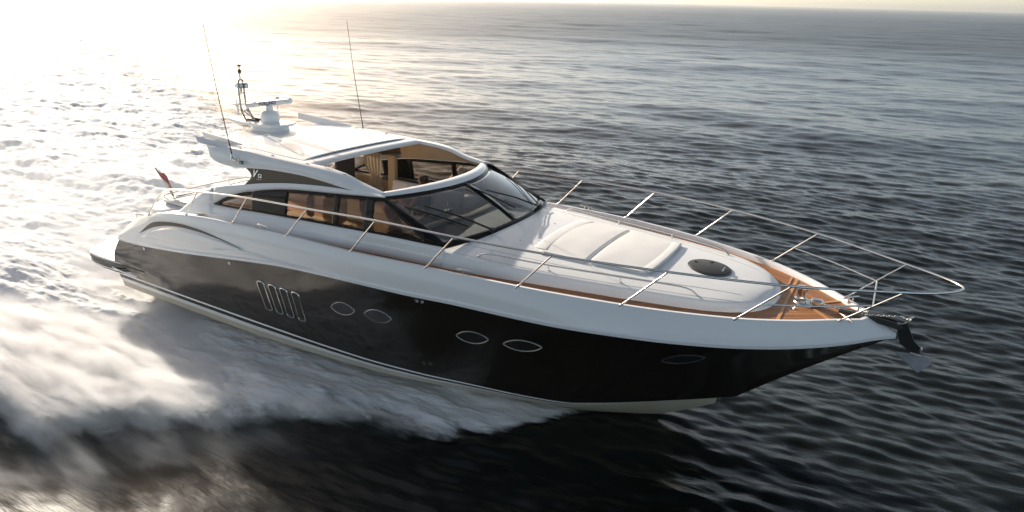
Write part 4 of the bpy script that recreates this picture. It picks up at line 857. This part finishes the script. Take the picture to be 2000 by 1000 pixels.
# --- curtains
def curtain(label, x0, x1, y, ztop, zbot, mat, tie=.55, sgn=1):
    o = thing('curtain', label, 'curtain', ((x0 + x1) / 2, y, ztop), 'tied back curtains'); sb = MB(); rows_ = []
    for i in range(24):
        t_ = i / 23; wd = 1 - (1 - tie) * math.exp(-((t_ - .72) / .22) ** 2); cx = x1 * .35 + x0 * .65 if tie < .6 else (x0 + x1) / 2; xm = (x0 + x1) / 2 + (cx - (x0 + x1) / 2) * 0
        rows_.append([(xm + (u_ - .5) * (x1 - x0) * wd + (1 - wd) * (x1 - x0) * .28, y + .022 * math.sin(u_ * 34) * (1 - .3 * t_), ztop + (zbot - ztop) * t_) for u_ in np.linspace(0, 1, 49)])
    sb.grid(np.array(rows_)); build('drape', sb, mat, o, 70, solid=.006); return o
curtain('tan gathered curtain hanging by the far window under the open sunroof', -8.28, -7.80, 1.36, .60, -.15, 'curtain', .5)
curtain('pale lilac curtain behind the near side glass, aft of the black pillar', -5.93, -5.63, -1.40, .58, .0, 'lilac', .6)
curtain('pale lilac curtain behind the near side glass, next to the raked front pillar', -5.42, -5.05, -1.40, .58, .10, 'lilac', .6)
# --- passenger on the sofa
per = thing('person', 'dark haired person in a patterned sleeveless dress sitting with knees up on the sofa', 'person', (-6.28, .75, -.31))
def skinned(name, joints, bones, mat, parent, sub=2):
    me = bpy.data.meshes.new(name); off_ = np.array(ORG[parent.name]); me.from_pydata([tuple(np.array(j[0]) - off_) for j in joints], bones, [])
    o = bpy.data.objects.new(name, me); scene.collection.objects.link(o); o.parent = parent
    sk = o.modifiers.new('skin', 'SKIN'); sk.use_smooth_shade = True
    for v, j in zip(me.skin_vertices[0].data, joints):
        r_ = j[1]; v.radius = (r_, r_) if not hasattr(r_, '__len__') else r_
    me.skin_vertices[0].data[0].use_root = True
    s2 = o.modifiers.new('smooth', 'SUBSURF'); s2.levels = sub; s2.render_levels = sub
    dg = bpy.context.evaluated_depsgraph_get(); nm = bpy.data.meshes.new_from_object(o.evaluated_get(dg)); o.modifiers.clear(); o.data = nm; nm.materials.clear(); nm.materials.append(MAT[mat]); nm.shade_smooth(); ORG[o.name] = tuple(off_)
    return o
DP = np.array([-.28, 0, -.05])
J = [((-6.00, .75, -.18), .12), ((-5.96, .74, -.02), .115), ((-5.94, .73, .14), .125), ((-5.96, .73, .27), .07), ((-5.98, .72, .34), .048), ((-6.00, .71, .42), .075), ((-6.01, .71, .50), .085), ((-6.00, .71, .57), .055),
     ((-6.06, .64, -.20), .10), ((-6.30, .60, -.02), .082), ((-6.50, .58, .10), .062), ((-6.62, .58, -.08), .056), ((-6.74, .58, -.24), .036), ((-6.86, .57, -.255), .028),
     ((-6.06, .86, -.20), .10), ((-6.34, .86, -.10), .082), ((-6.58, .84, .04), .062), ((-6.70, .82, -.10), .056), ((-6.82, .80, -.25), .036), ((-6.94, .79, -.26), .028),
     ((-5.96, .58, .24), .055), ((-6.02, .52, .08), .045), ((-6.12, .50, -.06), .038), ((-6.30, .54, -.0), .032), ((-6.42, .55, .10), .026), ((-6.49, .56, .14), .018),
     ((-5.96, .88, .24), .055), ((-6.04, .95, .08), .045), ((-6.14, .96, -.05), .038), ((-6.32, .92, .0), .032), ((-6.46, .90, .08), .026), ((-6.54, .88, .10), .018),
     ((-6.08, .71, .49), .02)]
B = [(0, 1), (1, 2), (2, 3), (3, 4), (4, 5), (5, 6), (6, 7), (0, 8), (8, 9), (9, 10), (10, 11), (11, 12), (12, 13), (0, 14), (14, 15), (15, 16), (16, 17), (17, 18), (18, 19), (3, 20), (20, 21), (21, 22), (22, 23), (23, 24), (24, 25), (3, 26), (26, 27), (27, 28), (28, 29), (29, 30), (30, 31), (6, 32)]
skinned('body', [(tuple(np.array(a) + DP), r_) for a, r_ in J], B, 'skin', per)
skinned('dress', [(tuple(np.array(a) + DP), r_) for a, r_ in [((-6.02, .75, -.20), .155), ((-5.97, .74, -.02), .132), ((-5.945, .73, .13), .142), ((-5.955, .73, .215), .115), ((-6.12, .63, -.17), .115), ((-6.26, .61, -.05), .098), ((-6.12, .87, -.17), .115), ((-6.28, .86, -.11), .098)]], [(0, 1), (1, 2), (2, 3), (0, 4), (4, 5), (0, 6), (6, 7)], 'dress', per)
skinned('hair', [(tuple(np.array(a) + DP), r_) for a, r_ in [((-5.985, .71, .535), .092), ((-5.965, .71, .49), .10), ((-5.945, .71, .43), .09), ((-5.925, .71, .35), .06)]], [(0, 1), (1, 2), (2, 3)], 'hair', per)
fc = MB()
for yy in (.675, .745): fc.lathe([(0, .008), (.008, .005), (.011, 0)], (-6.372, yy, .475), (-1, 0, 0), 8)
build('eyes', fc, 'hair', per, 60)
# ------------------------------------------------------------------ WAKE FOAM AND SPRAY (world frame, water at z = 0)
class X_:
    """Tiny arithmetic on shader sockets."""
    def __init__(s, t, v): s.t = t; s.v = v
    def op(s, o, b=None, c=None):
        n = s.t.nodes.new('ShaderNodeMath'); n.operation = o
        for k, q in enumerate((s, b, c)):
            if q is None: continue
            if isinstance(q, X_):
                if isinstance(q.v, (int, float)): n.inputs[k].default_value = q.v
                else: s.t.links.new(q.v, n.inputs[k])
            else: n.inputs[k].default_value = float(q)
        return X_(s.t, n.outputs[0])
    def __add__(s, b): return s.op('ADD', b)
    def __radd__(s, b): return s.op('ADD', b)
    def __sub__(s, b): return s.op('SUBTRACT', b)
    def __rsub__(s, b): return X_(s.t, float(b)).op('SUBTRACT', s)
    def __mul__(s, b): return s.op('MULTIPLY', b)
    def __rmul__(s, b): return s.op('MULTIPLY', b)
    def __truediv__(s, b): return s.op('DIVIDE', b)
    def pw(s, b): return s.op('POWER', b)
    def mn(s, b): return s.op('MINIMUM', b)
    def mx(s, b): return s.op('MAXIMUM', b)
    def ab(s): return s.op('ABSOLUTE')
    def cl(s, a=0.0, b=1.0): return s.op('MAXIMUM', a).op('MINIMUM', b)
    def sm(s, a, b):
        q = ((s - a) / (b - a)).cl(); return q * q * (3 - 2 * q)
    def ex(s): return s.op('EXPONENT')
def coords(t):
    tc = t.nodes.new('ShaderNodeTexCoord'); sp = t.nodes.new('ShaderNodeSeparateXYZ'); link(t, tc.outputs['Object'], sp.inputs[0])
    return [X_(t, sp.outputs[k]) for k in range(3)]
def nz_(t, scale, stretch, detail=4, rough=.55, rot=(0, 0, 0), dist=0.0):
    n = noise_node(t, scale, detail, rough, stretch=stretch, rot=rot); n.inputs['Distortion'].default_value = dist; return X_(t, n.outputs[0])
# lattice noise for displacing the foam
def lat(X, Yq, seed):
    g2 = np.random.default_rng(seed); T = g2.random((256, 256)); xi = np.floor(X).astype(int); yi = np.floor(Yq).astype(int); fx = X - xi; fy = Yq - yi
    fx = fx * fx * (3 - 2 * fx); fy = fy * fy * (3 - 2 * fy); q = lambda a, b: T[a % 256, b % 256]
    return (q(xi, yi) * (1 - fx) + q(xi + 1, yi) * fx) * (1 - fy) + (q(xi, yi + 1) * (1 - fx) + q(xi + 1, yi + 1) * fx) * fy
def fbm(X, Yq, seed, oct=5, gain=.5):
    s_ = 0; a = 1; tot = 0
    for k in range(oct): s_ = s_ + a * lat(X * 2 ** k + 17.3 * k, Yq * 2 ** k + 5.1 * k, seed + k); tot += a; a *= gain
    return s_ / tot
def yo_np(s): return 1.0 + .55 * s + .5 * np.exp(-((s - 1.8) / .9) ** 2)
# --- foam sheet
sN = np.concatenate([np.linspace(0, 16, 420, endpoint=False), 16 * (90 / 16) ** np.linspace(0, 1, 420)])
vN = np.linspace(-1.12, 1.12, 620)
Xf = -1.6 - sN[:, None] * np.ones_like(vN)[None]; Yf = vN[None] * yo_np(sN)[:, None]
r_ = fbm(Xf * .30, Yf * .9, 3, 6, .58); r2 = fbm(Xf * 1.6, Yf * 4.0, 21, 4, .6); ridg = 1 - np.abs(2 * fbm(Xf * .5, Yf * .9, 41, 4) - 1)
s2_ = sN[:, None]; inside = np.clip((yo_np(s2_) - np.abs(Yf)) / (.3 + .10 * s2_), 0, 1)
aft = np.clip((s2_ - 9.5) / 4, 0, 1)                                   # behind the transom
amp = np.where(s2_ < 10, .10 + .02 * s2_, .32)
hump = .35 * np.exp(-((np.abs(Yf) - (1.4 + .10 * s2_)) / (.8 + .03 * s2_)) ** 2) * aft - .30 * np.exp(-(Yf / 1.6) ** 2) * np.clip((s2_ - 10) / 1.5, 0, 1) * np.exp(-np.clip(s2_ - 11, 0, 99) / 5)
out_h = .40 * np.clip((np.abs(Yf) - 2.0) / np.maximum(.5, yo_np(s2_) - 2.0), 0, 1) ** 1.2 * np.clip(s2_ / 5, 0, 1) * np.exp(-np.clip(s2_ - 10, 0, 99) / 14)
Zf = .03 + inside ** .6 * (amp * (r_ - .35) * 1.6 + .10 * (r2 - .5) * (1 - .5 * aft) + .10 * (ridg - .6) * aft + .26 * (fbm(Xf * .7, Yf * 1.7, 61, 5, .72) - .5) * .6 * np.clip((s2_ - 15) / 9, .15, 1) * aft + hump + out_h) 
Zf += sea_height(Xf, Yf, np.full_like(Xf, .12)) * .8
Zf = np.maximum(Zf, sea_height(Xf, Yf, np.full_like(Xf, .12)) + .03)
Zf = np.where(inside <= 0, .012 + 0 * Zf - .10 * np.clip((np.abs(Yf) / yo_np(s2_) - 1) / .12, 0, 1), Zf)
fm = MB(); fm.v = [tuple(p) for p in np.stack([Xf, Yf, Zf], -1).reshape(-1, 3)]
nn, mm = Xf.shape; ii = np.arange(nn * mm).reshape(nn, mm); Ff = np.stack([ii[:-1, :-1], ii[1:, :-1], ii[1:, 1:], ii[:-1, 1:]], -1).reshape(-1, 4)
me = bpy.data.meshes.new('wake_foam'); Vf = np.array(fm.v, np.float32); me.vertices.add(len(Vf)); me.vertices.foreach_set('co', Vf.ravel()); me.loops.add(Ff.size); me.loops.foreach_set('vertex_index', Ff.astype(np.int32).ravel())
me.polygons.add(len(Ff)); me.polygons.foreach_set('loop_start', np.arange(0, Ff.size, 4, dtype=np.int32)); me.polygons.foreach_set('loop_total', np.full(len(Ff), 4, np.int32)); me.update(); me.validate(); me.shade_smooth()
wk = bpy.data.objects.new('wake_foam', me); scene.collection.objects.link(wk); tag(wk, 'churned white wake foam spreading behind and beside the speeding yacht', 'foam', kind='stuff')
m, t, b = node_mat('white_foam'); x, y, z = coords(t)
s_ = x * -1 - 1.6; bp_x = (s_ - 1.8) / .9; yo = s_ * .55 + 1.0 + (bp_x * bp_x * -1).ex() * .5; ay = y.ab()
n_a = nz_(t, 1.0, (.9, 2.2, 1), 6, .6, dist=.4); n_b = nz_(t, 1.0, (.35, .8, 1), 5, .6); n_c = nz_(t, 1.0, (4, 9, 4), 4, .6)
edge = ((yo - ay) / (s_ * .13 + .35)).cl(-1, 1.6)
far_ = (s_ - 18).mx(0) / 30
cover = edge * 1.0 + (n_a - .5) * 2.6 + (n_b - .5) * 1.6 - far_.cl(0, 1) * .25 + .05 - ((ay / yo - .98) * 22).cl(0, 4) - (1 - (s_ - .3) / 1.5).cl(0, 1.5) * 1.3
alpha = cover.sm(.05, .75)
b.inputs['Base Color'].default_value = (.72, .725, .73, 1); b.inputs['Roughness'].default_value = .8; b.inputs['Subsurface Weight'].default_value = 0.0; b.inputs['Specular IOR Level'].default_value = .2
bp = t.nodes.new('ShaderNodeBump'); bp.inputs['Strength'].default_value = .6; bp.inputs['Distance'].default_value = .05; link(t, (n_c * .6 + n_a).v, bp.inputs['Height']); link(t, bp.outputs[0], b.inputs['Normal'])
link(t, alpha.v, b.inputs['Alpha'])
me.materials.append(m)
# --- airborne spray: one volume along the starboard wash and the stern plume
def spray(name, label, lo, hi, dens, dmax, aniso=.0, col=(.975, .975, .98), step=.16):
    sb = MB(); sb.box((np.array(lo) + hi) / 2, np.array(hi) - lo); me = bpy.data.meshes.new(name); me.from_pydata(sb.v, [], sb.f); o = bpy.data.objects.new(name, me); scene.collection.objects.link(o); tag(o, label, 'spray', kind='stuff')
    m = bpy.data.materials.new(name); m.use_nodes = True; t = m.node_tree; t.nodes.remove(t.nodes['Principled BSDF']); v = t.nodes.new('ShaderNodeVolumePrincipled'); link(t, v.outputs[0], t.nodes['Material Output'].inputs['Volume'])
    v.inputs['Color'].default_value = (*col, 1); v.inputs['Anisotropy'].default_value = aniso
    d = dens(t); link(t, (d * dmax).v, v.inputs['Density']); me.materials.append(m)
    dg_ = np.linalg.norm(np.array(hi) - lo); m.cycles.volume_step_rate = step / (dg_ / 10); 
    return o
def dens_wash(t):
    x, y, z = coords(t); s_ = x * -1 - 1.6; ay = y * -1
    bp_x = (s_ - 1.8) / .9; yo = s_ * .56 + .95 + (bp_x * bp_x * -1).ex() * .5 + ((s_ - 4) / 3).cl() * .45; n1 = nz_(t, 1.0, (.55, 2.0, 2.0), 6, .66, dist=.35); n2 = nz_(t, 1.0, (.3, .6, .6), 3, .5)
    lat_ = ((ay - 1.9) / (yo - 1.9).mx(.4)).cl()
    h = (s_ * .085 + .14).mn(1.0) * (lat_.sm(0, .8) * .78 + .22) + ((s_ - 4) / 4).cl() * lat_.sm(.3, .7) * .05
    e_o = (yo - ay) / (s_ * .10 + .22); e_z = (h - z) / (h * .55); e_s = (s_ - .2) / 2.0
    pr = e_o.mn(e_z).mn(e_s).mn(1.0)
    return (pr + (n1 - .5) * 3.2 + (n2 - .5) * 1.2 - .12).cl().pw(1.5)
def dens_mist(t):
    x, y, z = coords(t); s_ = x * -1 - 1.6; ay = y * -1
    n1 = nz_(t, 1.0, (.40, 1.7, 1.8), 6, .66, dist=.3); n2 = nz_(t, 1.0, (.2, .45, .5), 3, .5)
    e_o = (s_ * 1.12 + .2 - ay) / (s_ * .32 + .3); e_z = ((s_ * .05 + .35).mn(1.3) - z) / .9; e_s = (s_ - 3.5) / 2
    pr = e_o.mn(e_z).mn(e_s).mn(1.0)
    return (pr * .8 + (n1 - .5) * 2.1 + (n2 - .5) * 1.0 - .12).cl().pw(1.5) * (((ay - (s_ * .55 + 1.0) - .1) / 1.2).cl() * .92 + .08)
spray('bow_spray', 'dense white spray thrown out along the near side of the hull', (-19, -11.5, -.05), (-1.4, -.9, 1.8), dens_wash, 15.0, step=.24)
spray('stern_mist', 'thin golden spray mist drifting aft over the dark water at lower left', (-34, -16, -.02), (-4.5, 5.5, 1.9), dens_mist, 3.6, step=.35)

# --- air: thin sea haze that glows towards the low sun
sb = MB(); sb.box((-200, 350, 11), (6000, 6000, 24)); me = bpy.data.meshes.new('haze'); me.from_pydata(sb.v, [], sb.f); hz = bpy.data.objects.new('haze', me); scene.collection.objects.link(hz); hz['kind'] = 'stuff'; hz['label'] = 'thin bright sea haze glowing towards the low sun'; hz['category'] = 'haze'
m = bpy.data.materials.new('haze'); m.use_nodes = True; t = m.node_tree; t.nodes.remove(t.nodes['Principled BSDF']); v = t.nodes.new('ShaderNodeVolumePrincipled'); link(t, v.outputs[0], t.nodes['Material Output'].inputs['Volume'])
v.inputs['Color'].default_value = (1, .98, .95, 1); v.inputs['Density'].default_value = .0003; v.inputs['Anisotropy'].default_value = .83; me.materials.append(m)
